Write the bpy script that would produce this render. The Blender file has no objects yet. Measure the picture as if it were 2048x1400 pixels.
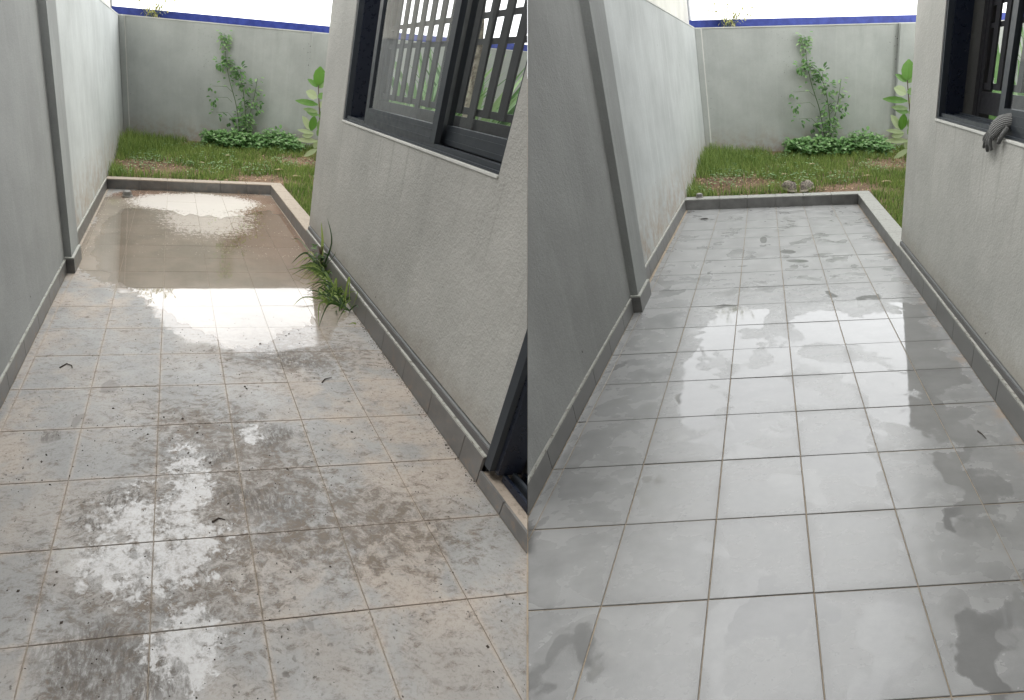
import bpy, bmesh, math, random
import numpy as np
from mathutils import Vector, noise as mnoise
R = math.radians
scene = bpy.context.scene
col = scene.collection

# ---------------------------------------------------------------- camera, sky, sun, exposure
F, EYE, HORIZ, CX = 1200.0, 1.34, 128.0, 1024.0
cam_d = bpy.data.cameras.new('camera'); cam = bpy.data.objects.new('camera', cam_d); col.objects.link(cam)
cam.location = (0, 0, EYE); cam.rotation_euler = (R(90), 0, 0)
cam_d.sensor_fit = 'HORIZONTAL'; cam_d.sensor_width = 36.0; cam_d.lens = F / 2048 * 36
cam_d.shift_y = -(700 - HORIZ) / 2048
cam_d.clip_start = 0.02; cam_d.clip_end = 500
scene.camera = cam
scene.view_settings.view_transform = 'Standard'; scene.view_settings.look = 'None'
scene.view_settings.exposure = 0.82; scene.view_settings.gamma = 1.0
scene.view_settings.use_curve_mapping = False
SUN_EL, SUN_AZ = 58, 300      # veiled sun, high, beyond the lawn and to the left
world = bpy.data.worlds.new('World'); scene.world = world; world.use_nodes = True
wt = world.node_tree; wt.nodes.clear()
sky = wt.nodes.new('ShaderNodeTexSky'); sky.sky_type = 'NISHITA'; sky.sun_disc = False
sky.sun_elevation = R(SUN_EL); sky.sun_rotation = R(SUN_AZ); sky.dust_density = 6; sky.air_density = 1.5
hs = wt.nodes.new('ShaderNodeHueSaturation'); hs.inputs['Saturation'].default_value = 0.18
wt.links.new(sky.outputs[0], hs.inputs['Color'])
# cloud deck: even overcast that mutes the blue sky behind it
mx = wt.nodes.new('ShaderNodeMix'); mx.data_type = 'RGBA'; mx.inputs[0].default_value = 0.78
wt.links.new(hs.outputs[0], mx.inputs[6])
tc = wt.nodes.new('ShaderNodeTexCoord'); cn = wt.nodes.new('ShaderNodeTexNoise')
cn.inputs['Scale'].default_value = 1.6; cn.inputs['Detail'].default_value = 5
wt.links.new(tc.outputs['Generated'], cn.inputs['Vector'])
cr = wt.nodes.new('ShaderNodeMapRange'); cr.inputs[1].default_value = .3; cr.inputs[2].default_value = .7
cr.inputs[3].default_value = 13.0; cr.inputs[4].default_value = 16.5
wt.links.new(cn.outputs['Fac'], cr.inputs[0])
cc = wt.nodes.new('ShaderNodeVectorMath'); cc.operation = 'SCALE'; cc.inputs[0].default_value = (0.985, 1.0, 1.01)
wt.links.new(cr.outputs[0], cc.inputs['Scale']); wt.links.new(cc.outputs[0], mx.inputs[7])
bg = wt.nodes.new('ShaderNodeBackground'); bg.inputs['Strength'].default_value = 0.145
wo = wt.nodes.new('ShaderNodeOutputWorld')
wt.links.new(mx.outputs[2], bg.inputs['Color']); wt.links.new(bg.outputs[0], wo.inputs['Surface'])
sd = bpy.data.lights.new('sun', 'SUN'); sd.energy = 0.6; sd.angle = R(40); sd.color = (1.0, 0.975, 0.94)
sun = bpy.data.objects.new('sun', sd); col.objects.link(sun); sun.location = (0, 0, 20)
_d = Vector((math.sin(R(SUN_AZ)) * math.cos(R(SUN_EL)), math.cos(R(SUN_AZ)) * math.cos(R(SUN_EL)), math.sin(R(SUN_EL))))
sun.rotation_euler = _d.to_track_quat('Z', 'Y').to_euler()

# ---------------------------------------------------------------- survey of the two patios
# Each patio is laid out in its own plan: i = tiles across, j = tiles along, h = height, all in tile lengths (0.3 m).
SURVEY = {'L': np.array([[1.14770724e+03, 3.03099751e+02, -1.66330991e+02, 2.46554825e+02],
                         [1.06069320e+02, 1.03048680e+02, -1.25046749e+03, 5.78163175e+03],
                         [1.76195196e-01, 8.78066346e-01, -4.44921054e-01, 4.47449984e+00]]),
          'R': np.array([[1.12207960e+03, 1.36147249e+03, -7.36559405e+02, 6.01324804e+03],
                         [-2.49294581e+01, 1.20909719e+02, -1.25520888e+03, 6.06443715e+03],
                         [3.46199373e-02, 8.93372004e-01, -4.47982056e-01, 5.00256071e+00]])}
SURVEY['L'][:, 3] += 2 * SURVEY['L'][:, 1]
SEAM = (1055 - CX) / F            # the two patios meet along the line x = SEAM * y

def place(k, P):
    """plan coordinates (N,3) of patio k -> world coordinates (N,3)"""
    P = np.asarray(P, float).reshape(-1, 3); S = SURVEY[k]
    i, j, h = P.T
    a = S @ np.vstack([i, j, 0 * i, 1 + 0 * i])
    fx, fy = a[0] / a[2], a[1] / a[2]
    Y = F * EYE / (fy - HORIZ)
    top = -80.0
    hc = (a[1] - top * a[2]) / -(S[1, 2] - top * S[2, 2])
    hc = np.maximum(hc, 0.3)
    hh = np.minimum(h, hc)
    d = a[2] + S[2, 2] * hh
    px = (a[0] + S[0, 2] * hh) / d; py = (a[1] + S[1, 2] * hh) / d
    z = (fy - py) / F * Y
    ex = np.maximum(h - hc, 0) * 0.3
    V = S[:2, 2] / S[2, 2]
    lean = -(V[0] - fx) / (V[1] - fy)
    x = (px - CX) / F * Y + ex * lean
    return np.column_stack([x, Y, z + ex])

# ---------------------------------------------------------------- material helpers
class NT:
    def __init__(s, name):
        s.m = bpy.data.materials.new(name); s.m.use_nodes = True
        s.t = s.m.node_tree; s.b = s.t.nodes['Principled BSDF']; s.out = s.t.nodes['Material Output']
        s._uv = s._pos = None
    def n(s, typ, **kw):
        o = s.t.nodes.new(typ)
        for k, v in kw.items(): setattr(o, k, v)
        return o
    def l(s, a, b): s.t.links.new(a, b)
    def uv(s):
        if not s._uv: s._uv = s.n('ShaderNodeUVMap').outputs[0]
        return s._uv
    def pos(s):
        if not s._pos: s._pos = s.n('ShaderNodeNewGeometry').outputs['Position']
        return s._pos
    def setv(s, sock, v):
        if isinstance(v, (int, float)): sock.default_value = v
        elif isinstance(v, tuple): sock.default_value = v if len(v) == len(sock.default_value) else tuple(v) + (1,)
        else: s.l(v, sock)
    def ma(s, op, a, b=0.0, c=None, clamp=False):
        o = s.n('ShaderNodeMath', operation=op, use_clamp=clamp); s.setv(o.inputs[0], a); s.setv(o.inputs[1], b)
        if c is not None: s.setv(o.inputs[2], c)
        return o.outputs[0]
    def noise(s, vec, scale, detail=4, rough=.55, dist=0.0):
        o = s.n('ShaderNodeTexNoise'); s.l(vec, o.inputs['Vector']); o.inputs['Scale'].default_value = scale
        o.inputs['Detail'].default_value = detail; o.inputs['Roughness'].default_value = rough; o.inputs['Distortion'].default_value = dist
        return o.outputs['Fac']
    def voro(s, vec, scale, feature='F1', rnd=1.0):
        o = s.n('ShaderNodeTexVoronoi', feature=feature); s.l(vec, o.inputs['Vector']); o.inputs['Scale'].default_value = scale
        o.inputs['Randomness'].default_value = rnd
        return o.outputs['Distance']
    def step(s, v, lo, hi, a=0.0, b=1.0):
        o = s.n('ShaderNodeMapRange', interpolation_type='SMOOTHSTEP'); s.setv(o.inputs[0], v)
        o.inputs[1].default_value = lo; o.inputs[2].default_value = hi; o.inputs[3].default_value = a; o.inputs[4].default_value = b
        return o.outputs[0]
    def mix(s, f, a, b):
        o = s.n('ShaderNodeMix', data_type='RGBA'); s.setv(o.inputs[0], f); s.setv(o.inputs[6], a); s.setv(o.inputs[7], b)
        return o.outputs[2]
    def mapv(s, vec, scale=(1, 1, 1), loc=(0, 0, 0), rot=(0, 0, 0)):
        o = s.n('ShaderNodeMapping'); s.l(vec, o.inputs[0]); o.inputs['Scale'].default_value = scale
        o.inputs['Location'].default_value = loc; o.inputs['Rotation'].default_value = rot
        return o.outputs[0]
    def sep(s, vec):
        o = s.n('ShaderNodeSeparateXYZ'); s.l(vec, o.inputs[0]); return o.outputs
    def warp(s, vec, scale, amt):
        o = s.n('ShaderNodeTexNoise'); s.l(vec, o.inputs['Vector']); o.inputs['Scale'].default_value = scale; o.inputs['Detail'].default_value = 3
        a = s.n('ShaderNodeVectorMath', operation='SUBTRACT'); s.l(o.outputs['Color'], a.inputs[0]); a.inputs[1].default_value = (.5, .5, .5)
        b = s.n('ShaderNodeVectorMath', operation='SCALE'); s.l(a.outputs[0], b.inputs[0]); b.inputs['Scale'].default_value = amt
        c = s.n('ShaderNodeVectorMath', operation='ADD'); s.l(vec, c.inputs[0]); s.l(b.outputs[0], c.inputs[1])
        return c.outputs[0]
    def blob(s, vec, cx, cy, rx, ry, soft=.35, rot=0.0):
        v = s.mapv(vec, scale=(1, 1, 0), loc=(-cx, -cy, 0))
        v = s.mapv(v, rot=(0, 0, rot)); v = s.mapv(v, scale=(1 / rx, 1 / ry, 0))
        o = s.n('ShaderNodeVectorMath', operation='LENGTH'); s.l(v, o.inputs[0])
        return s.step(o.outputs['Value'], 1 - soft, 1 + soft, 1.0, 0.0)
    def mx(s, *v):
        r = v[0]
        for q in v[1:]: r = s.ma('MAXIMUM', r, q)
        return r
    def bump(s, hgt, strength=.3, dist=.01, prev=None):
        o = s.n('ShaderNodeBump'); s.l(hgt, o.inputs['Height']); o.inputs['Strength'].default_value = strength
        o.inputs['Distance'].default_value = dist
        if prev is not None: s.l(prev, o.inputs['Normal'])
        return o.outputs[0]
    def fin(s, color=None, rough=None, normal=None, **kw):
        if color is not None: s.setv(s.b.inputs['Base Color'], color)
        if rough is not None: s.setv(s.b.inputs['Roughness'], rough)
        if normal is not None: s.l(normal, s.b.inputs['Normal'])
        for k, v in kw.items(): s.setv(s.b.inputs[k.replace('_', ' ')], v)
        return s.m

MAT = {}
def plaster(name, base, streak=0.0, coarse=1.0, speck=True, dark_low=False, tint=(.9, .93, .9)):
    t = NT(name); u = t.uv(); p = t.pos()
    big = t.noise(u, .5, 5, .6); fine = t.noise(p, 90, 3, .6)
    c0 = tuple(x * .88 for x in base); c1 = tuple(min(1, x * 1.1) for x in base)
    c = t.mix(t.step(big, .3, .7), c0, c1)
    if streak:
        sv = t.mapv(u, scale=(3.2, .09, 1)); sn = t.noise(sv, 1.6, 6, .65)
        c = t.mix(t.ma('MULTIPLY', t.step(sn, .5, .72), streak), c, tuple(min(1, x * 1.28) for x in base))
        sv2 = t.mapv(u, scale=(5.0, .14, 1), loc=(3.3, 1, 0)); sn2 = t.noise(sv2, 1.3, 5, .6)
        c = t.mix(t.ma('MULTIPLY', t.step(sn2, .55, .75), streak), c, tuple(x * .74 for x in base))
    if speck:
        v = t.voro(t.warp(u, 6, .15), 1.5); m = t.step(v, .018, .04, 1.0, 0.0)
        g = t.step(t.noise(u, .45, 2), .5, .56)
        c = t.mix(t.ma('MULTIPLY', m, g), c, (.03, .03, .028))
    if dark_low:
        h = t.sep(u)[1]
        low = t.ma('MULTIPLY', t.step(h, .5, 2.2, 1.0, 0.0), t.step(t.noise(u, 2.2, 5, .7), .35, .65))
        c = t.mix(t.ma('MULTIPLY', low, .75), c, (.34, .25, .17))
    g1 = t.noise(p, 170 * coarse, 2, .5); g2 = t.noise(p, 60 * coarse, 3, .6)
    hg = t.ma('ADD', t.ma('MULTIPLY', g1, .6), g2)
    nrm = t.bump(hg, .42, .0045 / coarse)
    c = t.mix(t.step(fine, .3, .75, 0, .22), c, tuple(x * .7 for x in base))
    # faint grime: blotches and rain runs
    gr = t.ma('MULTIPLY', t.step(t.noise(t.mapv(u, scale=(1.4, .35, 1), loc=(4, 2, 0)), 1.1, 7, .7), .5, .75), .28)
    c = t.mix(gr, c, tuple(x * .62 for x in base))
    return t.fin(c, .88, nrm)

MAT['near_wall'] = plaster('grey_render', (.295, .30, .29), streak=.25, coarse=1.0)
MAT['pillar'] = plaster('pillar_render', (.30, .31, .30), streak=.5, coarse=1.2)
MAT['garden_wall'] = plaster('pale_weathered_render', (.47, .49, .48), streak=.5, coarse=1.5, dark_low=True)
MAT['back_wall'] = plaster('boundary_wall_render', (.43, .445, .425), streak=.2, coarse=1.5, dark_low=True)
def mould(m):
    nt = m.node_tree; t = NT.__new__(NT); t.m = m; t.t = nt; t.b = nt.nodes['Principled BSDF']; t._uv = t._pos = None
    u = t.uv(); src = t.b.inputs['Base Color'].links[0].from_socket
    b = t.mx(t.blob(u, 7.95, 5.2, .3, 1.1, .6), t.ma('MULTIPLY', t.blob(u, 2.6, 4.6, .7, 1.6, .7), .5), t.ma('MULTIPLY', t.blob(u, -1.0, 3.0, .3, 2.5, .7), .5))
    sp = t.step(t.voro(t.warp(u, 8, .15), 7.5), .10, .2, 1.0, 0.0)
    c = t.mix(t.ma('MULTIPLY', t.ma('MULTIPLY', sp, b), t.step(t.noise(u, 3.5, 4), .45, .55)), src, (.05, .04, .035))
    t.l(c, t.b.inputs['Base Color'])
mould(MAT['back_wall'])
MAT['house'] = plaster('house_stucco', (.44, .435, .405), streak=.1, coarse=.62)
MAT['cream'] = plaster('cream_render', (.62, .61, .55), speck=False)
MAT['trim'] = plaster('white_trim_render', (.66, .66, .62), speck=False)

def weather(m):
    nt = m.node_tree; t = NT.__new__(NT); t.m = m; t.t = nt; t.b = nt.nodes['Principled BSDF']; t._uv = t._pos = None
    u = t.uv(); src = t.b.inputs['Base Color'].links[0].from_socket; h = t.sep(u)[1]; j = t.sep(u)[0]
    foot = t.ma('MULTIPLY', t.step(t.ma('ADD', h, t.ma('MULTIPLY', t.noise(u, 2.6, 6, .7), .9)), .95, 1.5, 1.0, 0.0), .38)
    c = t.mix(foot, src, (.24, .20, .15))
    drip = t.ma('MULTIPLY', t.step(t.noise(t.mapv(u, scale=(4.5, .12, 1)), 1.7, 5, .6), .52, .68), t.ma('MULTIPLY', t.step(h, 1.6, 3.4), t.step(h, 3.5, 3.56, 1.0, 0.0)))
    c = t.mix(t.ma('MULTIPLY', t.ma('MULTIPLY', drip, t.step(j, 7.3, 7.6, 1.0, 0.0)), .30), c, (.22, .21, .185))
    t.l(c, t.b.inputs['Base Color'])
weather(MAT['house'])
def m_blue():
    t = NT('blue_paint'); u = t.uv()
    n = t.noise(u, 3, 5, .6)
    c = t.mix(t.step(n, .35, .7), (.015, .035, .25), (.035, .065, .36))
    return t.fin(c, .5)
MAT['blue'] = m_blue()

def m_skirt(name, base, dirty=0.0):
    t = NT(name); u = t.uv(); n = t.noise(u, 2.5, 5, .6)
    c = t.mix(t.step(n, .3, .7), tuple(x * .8 for x in base), tuple(x * 1.2 for x in base))
    if dirty:
        d = t.step(t.noise(u, 5, 6, .7), .5, .72)
        low = t.step(t.sep(u)[1], .0, .3, 1.0, .25)
        c = t.mix(t.ma('MULTIPLY', t.ma('MULTIPLY', d, low), dirty), c, (.26, .17, .11))
    return t.fin(c, t.step(n, .3, .7, .32, .5))
MAT['skirt_R'] = m_skirt('dark_skirting_tile', (.15, .148, .142))
MAT['skirt_L'] = m_skirt('muddy_skirting_tile', (.15, .145, .138), .8)
MAT['band'] = m_skirt('dark_plinth_band', (.105, .1, .1), .2)
def m_mortar(name, base, dirt=.5):
    t = NT(name); u = t.uv(); n = t.noise(u, 9, 6, .7)
    c = t.mix(t.ma('MULTIPLY', t.step(n, .5, .68), dirt), base, (.1, .085, .065))
    return t.fin(c, .9, t.bump(t.noise(t.pos(), 120, 3), .6, .004))
MAT['mortar'] = m_mortar('cement_mortar', (.42, .42, .38), .8)
MAT['grout_R'] = m_mortar('brown_grout', (.38, .31, .23), .6)
MAT['grout_L'] = m_mortar('silted_grout', (.42, .36, .29), .8)
MAT['coping_R'] = m_mortar('concrete_coping', (.34, .34, .315), .4)
MAT['coping_L'] = m_mortar('muddy_coping', (.38, .32, .26), .45)
MAT['gap'] = NT('shadow_gap_black').fin((.03, .03, .03), .8)  # near-black colour paints in the shade of the recess

def m_tile_clean():
    t = NT('clean_grey_tile'); u = t.uv()
    oi = t.n('ShaderNodeObjectInfo').outputs['Random']
    U, V = t.sep(u)[0], t.sep(u)[1]
    fx = t.ma('ABSOLUTE', t.ma('SUBTRACT', t.ma('FRACT', U), .5)); fy = t.ma('ABSOLUTE', t.ma('SUBTRACT', t.ma('FRACT', V), .5))
    edge = t.mx(fx, fy)
    eg = t.step(t.ma('ADD', edge, t.ma('MULTIPLY', t.noise(u, 3.2, 4, .6), .16)), .44, .60)
    w = t.warp(u, 1.1, 1.3)
    n1 = t.noise(w, .85, 3, .5)
    # drying film: wet patches with crisp outlines, mostly along the joints and down the right side
    mid = t.blob(u, 2.7, 4.4, 2.2, 3.2, .5); left = t.blob(u, .75, 4.4, .55, 2.6, .3); right = t.blob(u, 3.9, 4.2, 1.0, 3.2, .5)
    wetv = t.ma('ADD', t.ma('ADD', n1, t.ma('MULTIPLY', mid, .085)), t.mx(t.ma('MULTIPLY', right, .10), t.ma('MULTIPLY', left, .14)))
    wet = t.step(t.ma('SUBTRACT', t.ma('ADD', wetv, t.ma('MULTIPLY', t.ma('SUBTRACT', t.noise(u, 9, 5, .7), .5), .10)), t.step(V, 6, 9, 0, .06)), .61, .64)
    foot = t.mx(t.blob(u, 1.55, 11.7, .1, .3, .2), t.blob(u, 2.2, 10.5, .2, .16, .3, .5), t.blob(u, 2.42, 9.7, .28, .12, .2, .2))
    wet = t.mx(wet, foot)
    n2 = t.noise(u, 6, 6, .65); n3 = t.noise(t.mapv(u, scale=(1, 1.6, 1)), 1.7, 5, .6)
    c = t.mix(t.step(n3, .3, .7), (.225, .225, .222), (.30, .30, .295))
    c = t.mix(t.ma('MULTIPLY', eg, .5), c, (.20, .20, .195))
    c = t.mix(t.step(n2, .45, .8, 0, .25), c, (.36, .36, .355))
    sp = t.step(t.noise(t.pos(), 420, 2, .5), .62, .72)
    c = t.mix(t.ma('MULTIPLY', sp, .14), c, (.5, .5, .5))
    c = t.mix(t.ma('MULTIPLY', wet, .38), c, (.115, .115, .113))
    c = t.mix(t.ma('MULTIPLY', t.ma('ADD', t.ma('SUBTRACT', oi, .5), .5), .25), c, (.34, .34, .33))
    # rusty silt caught in the corner by the house
    si = t.ma('MULTIPLY', t.step(U, 4.62, 4.95), t.step(t.noise(u, 2.4, 5, .7), .5, .7))
    c = t.mix(t.ma('MULTIPLY', si, .6), c, (.36, .25, .16))
    r = t.step(n3, .25, .75, .19, .33)
    r = t.ma('ADD', r, t.ma('MULTIPLY', eg, .06))
    far = t.step(V, 6, 13, 0, 0.14); r = t.ma('ADD', r, far)
    glossy = t.step(t.noise(t.warp(u, .8, .8), 1.1, 3, .5), .56, .585)
    r = t.ma('SUBTRACT', r, t.ma('MULTIPLY', glossy, .13))
    r = t.ma('ADD', t.ma('MULTIPLY', r, t.ma('SUBTRACT', 1.0, wet)), t.ma('MULTIPLY', wet, .045))
    nrm = t.bump(t.ma('MULTIPLY', t.noise(t.pos(), 260, 3, .6), t.ma('SUBTRACT', 1.0, wet)), .12, .002)
    nrm = t.bump(t.noise(u, 2.0, 2), .04, .01, nrm)
    return t.fin(c, r, nrm, IOR=1.68)
MAT['tile_R'] = m_tile_clean()

def m_tile_dirty():
    t = NT('mud_stained_tile'); u = t.uv()
    U, V = t.sep(u)[0], t.sep(u)[1]
    oi = t.n('ShaderNodeObjectInfo').outputs['Random']
    w = t.warp(u, 1.6, .6)
    base = t.mix(t.step(t.noise(u, .9, 5, .6), .3, .7), (.235, .232, .222), (.335, .328, .312))
    base = t.mix(t.ma('MULTIPLY', t.ma('SUBTRACT', oi, .5), .12), base, (.45, .45, .45))
    # dried peach-coloured silt film
    dust = t.step(t.noise(w, .75, 6, .62), .42, .6)
    dband = t.mx(t.blob(u, 4.2, 1.0, 1.6, 2.2, .6), t.blob(u, -.6, 6.5, 1.5, 3.4, .5), t.blob(u, -1, 1, .7, 4, .6), t.blob(u, 3.6, -1.6, 2, .8, .6), .42)
    c = t.mix(t.ma('MULTIPLY', t.ma('MULTIPLY', dust, dband), .75), base, (.44, .365, .295))
    fx = t.ma('ABSOLUTE', t.ma('SUBTRACT', t.ma('FRACT', U), .5)); fy = t.ma('ABSOLUTE', t.ma('SUBTRACT', t.ma('FRACT', V), .5))
    eg = t.step(t.ma('ADD', t.mx(fx, fy), t.ma('MULTIPLY', t.noise(u, 5, 5, .7), .12)), .5, .58)
    c = t.mix(t.ma('MULTIPLY', eg, .55), c, (.46, .37, .29))
    # mud: a belt from the house foot to the near centre, brushed by footprints
    belt = t.mx(t.blob(u, 1.9, .1, 1.0, 1.6, .6, -.5), t.blob(u, 2.8, -.9, 1.6, .7, .6, .2), t.blob(u, 3.3, 3.1, 1.3, .9, .6, .2),
                t.blob(u, .7, -2.25, .55, .35, .5), t.blob(u, 1.2, -1.2, 1.2, 1.0, .7), t.blob(u, .35, -.6, .35, .25, .5), .12)
    br = t.noise(t.mapv(t.warp(u, 2.6, .35), scale=(1.0, 2.3, 1), rot=(0, 0, .6)), 4.2, 10, .8)
    br2 = t.noise(t.warp(u, 4, .3), 7, 7, .75)
    mud = t.ma('MULTIPLY', t.step(t.ma('ADD', br, t.ma('MULTIPLY', belt, .17)), .525, .67), t.step(br2, .36, .58))
    c = t.mix(t.ma('MULTIPLY', mud, .9), c, t.mix(t.step(br2, .4, .65), (.045, .036, .025), (.15, .108, .072)))
    gm = t.ma('MULTIPLY', t.step(t.noise(t.mapv(t.warp(u, 3, .3), scale=(1, 1.8, 1), rot=(0, 0, -.4)), 9, 9, .8), .5, .62), t.step(t.noise(u, .8, 4), .4, .62))
    c = t.mix(t.ma('MULTIPLY', gm, .42), c, (.15, .11, .075))
    c = t.mix(t.ma('MULTIPLY', t.step(t.noise(u, 24, 5, .8), .5, .66), .42), c, (.12, .10, .08))
    smear = t.mx(t.blob(w, .55, -2.15, .42, .22, .5, .3), t.blob(w, 1.0, -2.45, .35, .2, .5), t.blob(w, .62, -.42, .16, .2, .4), t.blob(w, .38, -.72, .22, .09, .5, .3), t.blob(w, .85, -.25, .12, .2, .4),
                 t.blob(w, -.38, .85, .13, .12, .4), t.blob(w, 2.55, .6, .2, .3, .5, .4), t.blob(w, 1.75, .35, .25, .12, .5), t.blob(w, 2.2, -.5, .45, .18, .6, .5), t.blob(w, 3.3, 2.6, .5, .2, .6), t.blob(w, 2.9, 3.0, .35, .2, .6))
    ridg = t.step(t.noise(t.mapv(t.warp(u, 3, .15), scale=(3.2, 1, 1), rot=(0, 0, -.5)), 8, 7, .75), .42, .56)
    c = t.mix(t.ma('MULTIPLY', t.ma('MULTIPLY', smear, ridg), .85), c, (.06, .045, .03))
    # clots, droplets and crumbs of soil
    d1 = t.step(t.voro(t.warp(u, 9, .12), 5.5), .08, .15, 1.0, 0.0); g1 = t.step(t.noise(u, 1.1, 3), .52, .62)
    d2 = t.step(t.voro(t.mapv(t.warp(u, 7, .2), loc=(5, 2, 0)), 2.3), .08, .13, 1.0, 0.0); g2 = t.step(t.noise(t.mapv(u, loc=(7, 3, 0)), 1.3, 3), .5, .58)
    d3 = t.step(t.voro(t.mapv(t.warp(u, 16, .1), loc=(2, 9, 0)), 15), .11, .2, 1.0, 0.0); g3 = t.step(t.noise(t.mapv(u, loc=(1, 8, 0)), 1.6, 3), .45, .62)
    drop = t.mx(t.ma('MULTIPLY', d2, g2), t.ma('MULTIPLY', t.blob(w, -.35, .8, .12, .1, .2), 1.0), t.blob(w, .25, 2.0, .1, .12, .2), t.blob(w, -.05, 1.2, .07, .12, .2))
    c = t.mix(t.ma('MULTIPLY', drop, .55), c, (.14, .125, .11))
    c = t.mix(t.mx(t.ma('MULTIPLY', d1, g1), t.ma('MULTIPLY', d3, g3)), c, (.075, .06, .045))
    # wet zones
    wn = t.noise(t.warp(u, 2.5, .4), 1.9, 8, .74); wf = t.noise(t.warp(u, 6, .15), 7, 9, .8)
    pud = t.mx(t.blob(w, 2.0, 9.4, 3.3, 4.4, .2), t.blob(w, 2.8, 5.4, 2.1, 2.4, .2), t.blob(w, 2.2, 13.0, 3.6, 3.6, .3))
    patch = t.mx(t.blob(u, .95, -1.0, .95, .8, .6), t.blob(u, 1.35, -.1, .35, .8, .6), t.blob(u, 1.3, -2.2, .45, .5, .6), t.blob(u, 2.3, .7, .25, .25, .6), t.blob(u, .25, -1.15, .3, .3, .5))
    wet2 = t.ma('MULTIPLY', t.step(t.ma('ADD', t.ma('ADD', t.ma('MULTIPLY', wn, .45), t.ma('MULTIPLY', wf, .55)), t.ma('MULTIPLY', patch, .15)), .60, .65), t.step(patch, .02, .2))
    wet = t.mx(t.step(t.ma('ADD', pud, t.ma('ADD', t.ma('MULTIPLY', t.ma('SUBTRACT', wn, .5), .8), t.ma('MULTIPLY', t.ma('SUBTRACT', wf, .5), .9))), .36, .60), wet2)
    c = t.mix(t.ma('MULTIPLY', wet2, t.step(wf, .40, .60, .25, .72)), c, (.50, .505, .50))  # pale sky reflection in the wet patches, painted into the colour
    silt = t.mix(t.step(t.noise(w, .9, 5, .6), .35, .65), (.265, .22, .17), (.345, .285, .225))
    redsilt = t.mx(t.blob(w, 4.2, 11.5, 1.5, 4.5, .5), t.blob(w, -.2, 15.2, 1.6, .7, .5))
    silt = t.mix(t.ma('MULTIPLY', redsilt, .7), silt, (.22, .115, .07))
    # pale mottled patches in front of the kerb
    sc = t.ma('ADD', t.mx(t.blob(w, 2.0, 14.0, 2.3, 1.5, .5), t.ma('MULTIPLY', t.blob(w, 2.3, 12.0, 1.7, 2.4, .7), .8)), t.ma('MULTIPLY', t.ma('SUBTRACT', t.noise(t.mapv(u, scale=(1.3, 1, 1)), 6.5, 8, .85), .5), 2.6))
    pale_patch = t.step(sc, .5, .66)
    silt = t.mix(t.ma('MULTIPLY', pale_patch, .92), silt, (.80, .74, .68))
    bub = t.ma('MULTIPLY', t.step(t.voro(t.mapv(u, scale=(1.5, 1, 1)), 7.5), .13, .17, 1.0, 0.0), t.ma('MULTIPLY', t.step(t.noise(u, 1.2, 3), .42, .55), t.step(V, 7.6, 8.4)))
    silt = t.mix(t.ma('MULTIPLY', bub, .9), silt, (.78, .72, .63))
    c = t.mix(t.ma('MULTIPLY', wet, t.step(V, 1.6, 7.0, .15, .92)), c, silt)
    r = t.step(t.noise(u, 1.5, 4), .3, .7, .42, .56)
    r = t.ma('MULTIPLY', r, t.ma('SUBTRACT', 1.0, t.ma('MULTIPLY', wet, .9)))
    r = t.ma('ADD', r, t.ma('MULTIPLY', t.mx(mud, t.mx(pale_patch, bub)), .12))
    rough_h = t.ma('MULTIPLY', t.ma('ADD', t.noise(t.pos(), 230, 4, .6), t.ma('MULTIPLY', mud, .8)), t.ma('SUBTRACT', 1.0, wet))
    nrm = t.bump(rough_h, .22, .002)
    return t.fin(c, r, nrm, IOR=1.6)
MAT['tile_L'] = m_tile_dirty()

def m_water():
    t = NT('standing_water'); u = t.uv()
    rip = t.noise(t.mapv(u, scale=(1, .6, 1)), 2.2, 2, .4)
    nrm = t.bump(rip, .03, .004)
    tr = t.n('ShaderNodeBsdfTransparent'); tr.inputs[0].default_value = (.97, .95, .93, 1)
    gl = t.n('ShaderNodeBsdfGlossy'); gl.inputs['Roughness'].default_value = .015; t.l(nrm, gl.inputs['Normal'])
    lw = t.n('ShaderNodeLayerWeight'); fr = t.n('ShaderNodeMath', operation='MULTIPLY_ADD'); t.l(t.ma('POWER', lw.outputs['Facing'], 4.3), fr.inputs[0]); fr.inputs[1].default_value = .95; fr.inputs[2].default_value = .03
    ms = t.n('ShaderNodeMixShader'); t.l(fr.outputs[0], ms.inputs[0]); t.l(tr.outputs[0], ms.inputs[1]); t.l(gl.outputs[0], ms.inputs[2])
    t.l(ms.outputs[0], t.out.inputs['Surface'])
    return t.m
MAT['water'] = m_water()

def m_glass():
    t = NT('window_glass')
    tr = t.n('ShaderNodeBsdfTransparent'); tr.inputs[0].default_value = (.86, .88, .88, 1)
    gl = t.n('ShaderNodeBsdfGlossy'); gl.inputs['Roughness'].default_value = .005
    lw = t.n('ShaderNodeLayerWeight'); fr = t.n('ShaderNodeMath', operation='MULTIPLY_ADD'); t.l(t.ma('POWER', lw.outputs['Facing'], 3.4), fr.inputs[0]); fr.inputs[1].default_value = .9; fr.inputs[2].default_value = .05
    ms = t.n('ShaderNodeMixShader'); t.l(fr.outputs[0], ms.inputs[0]); t.l(tr.outputs[0], ms.inputs[1]); t.l(gl.outputs[0], ms.inputs[2])
    t.l(ms.outputs[0], t.out.inputs['Surface'])
    return t.m
MAT['glass'] = m_glass()
def m_metal(name, base, rough=.38):
    t = NT(name); u = t.uv(); n = t.noise(u, 8, 5, .6)
    c = t.mix(t.step(n, .4, .75, 0, .3), base, tuple(min(1, x * 1.4 + .004) for x in base))
    return t.fin(c, t.step(n, .3, .7, rough - .06, rough + .1))
MAT['frame'] = m_metal('charcoal_aluminium', (.028, .034, .042))
MAT['navy'] = m_metal('navy_aluminium', (.008, .012, .024), .3)
MAT['bar'] = m_metal('dark_grey_steel_bar', (.03, .03, .034), .45)
MAT['pipe'] = m_metal('grey_trim', (.24, .25, .25), .5)
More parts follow.
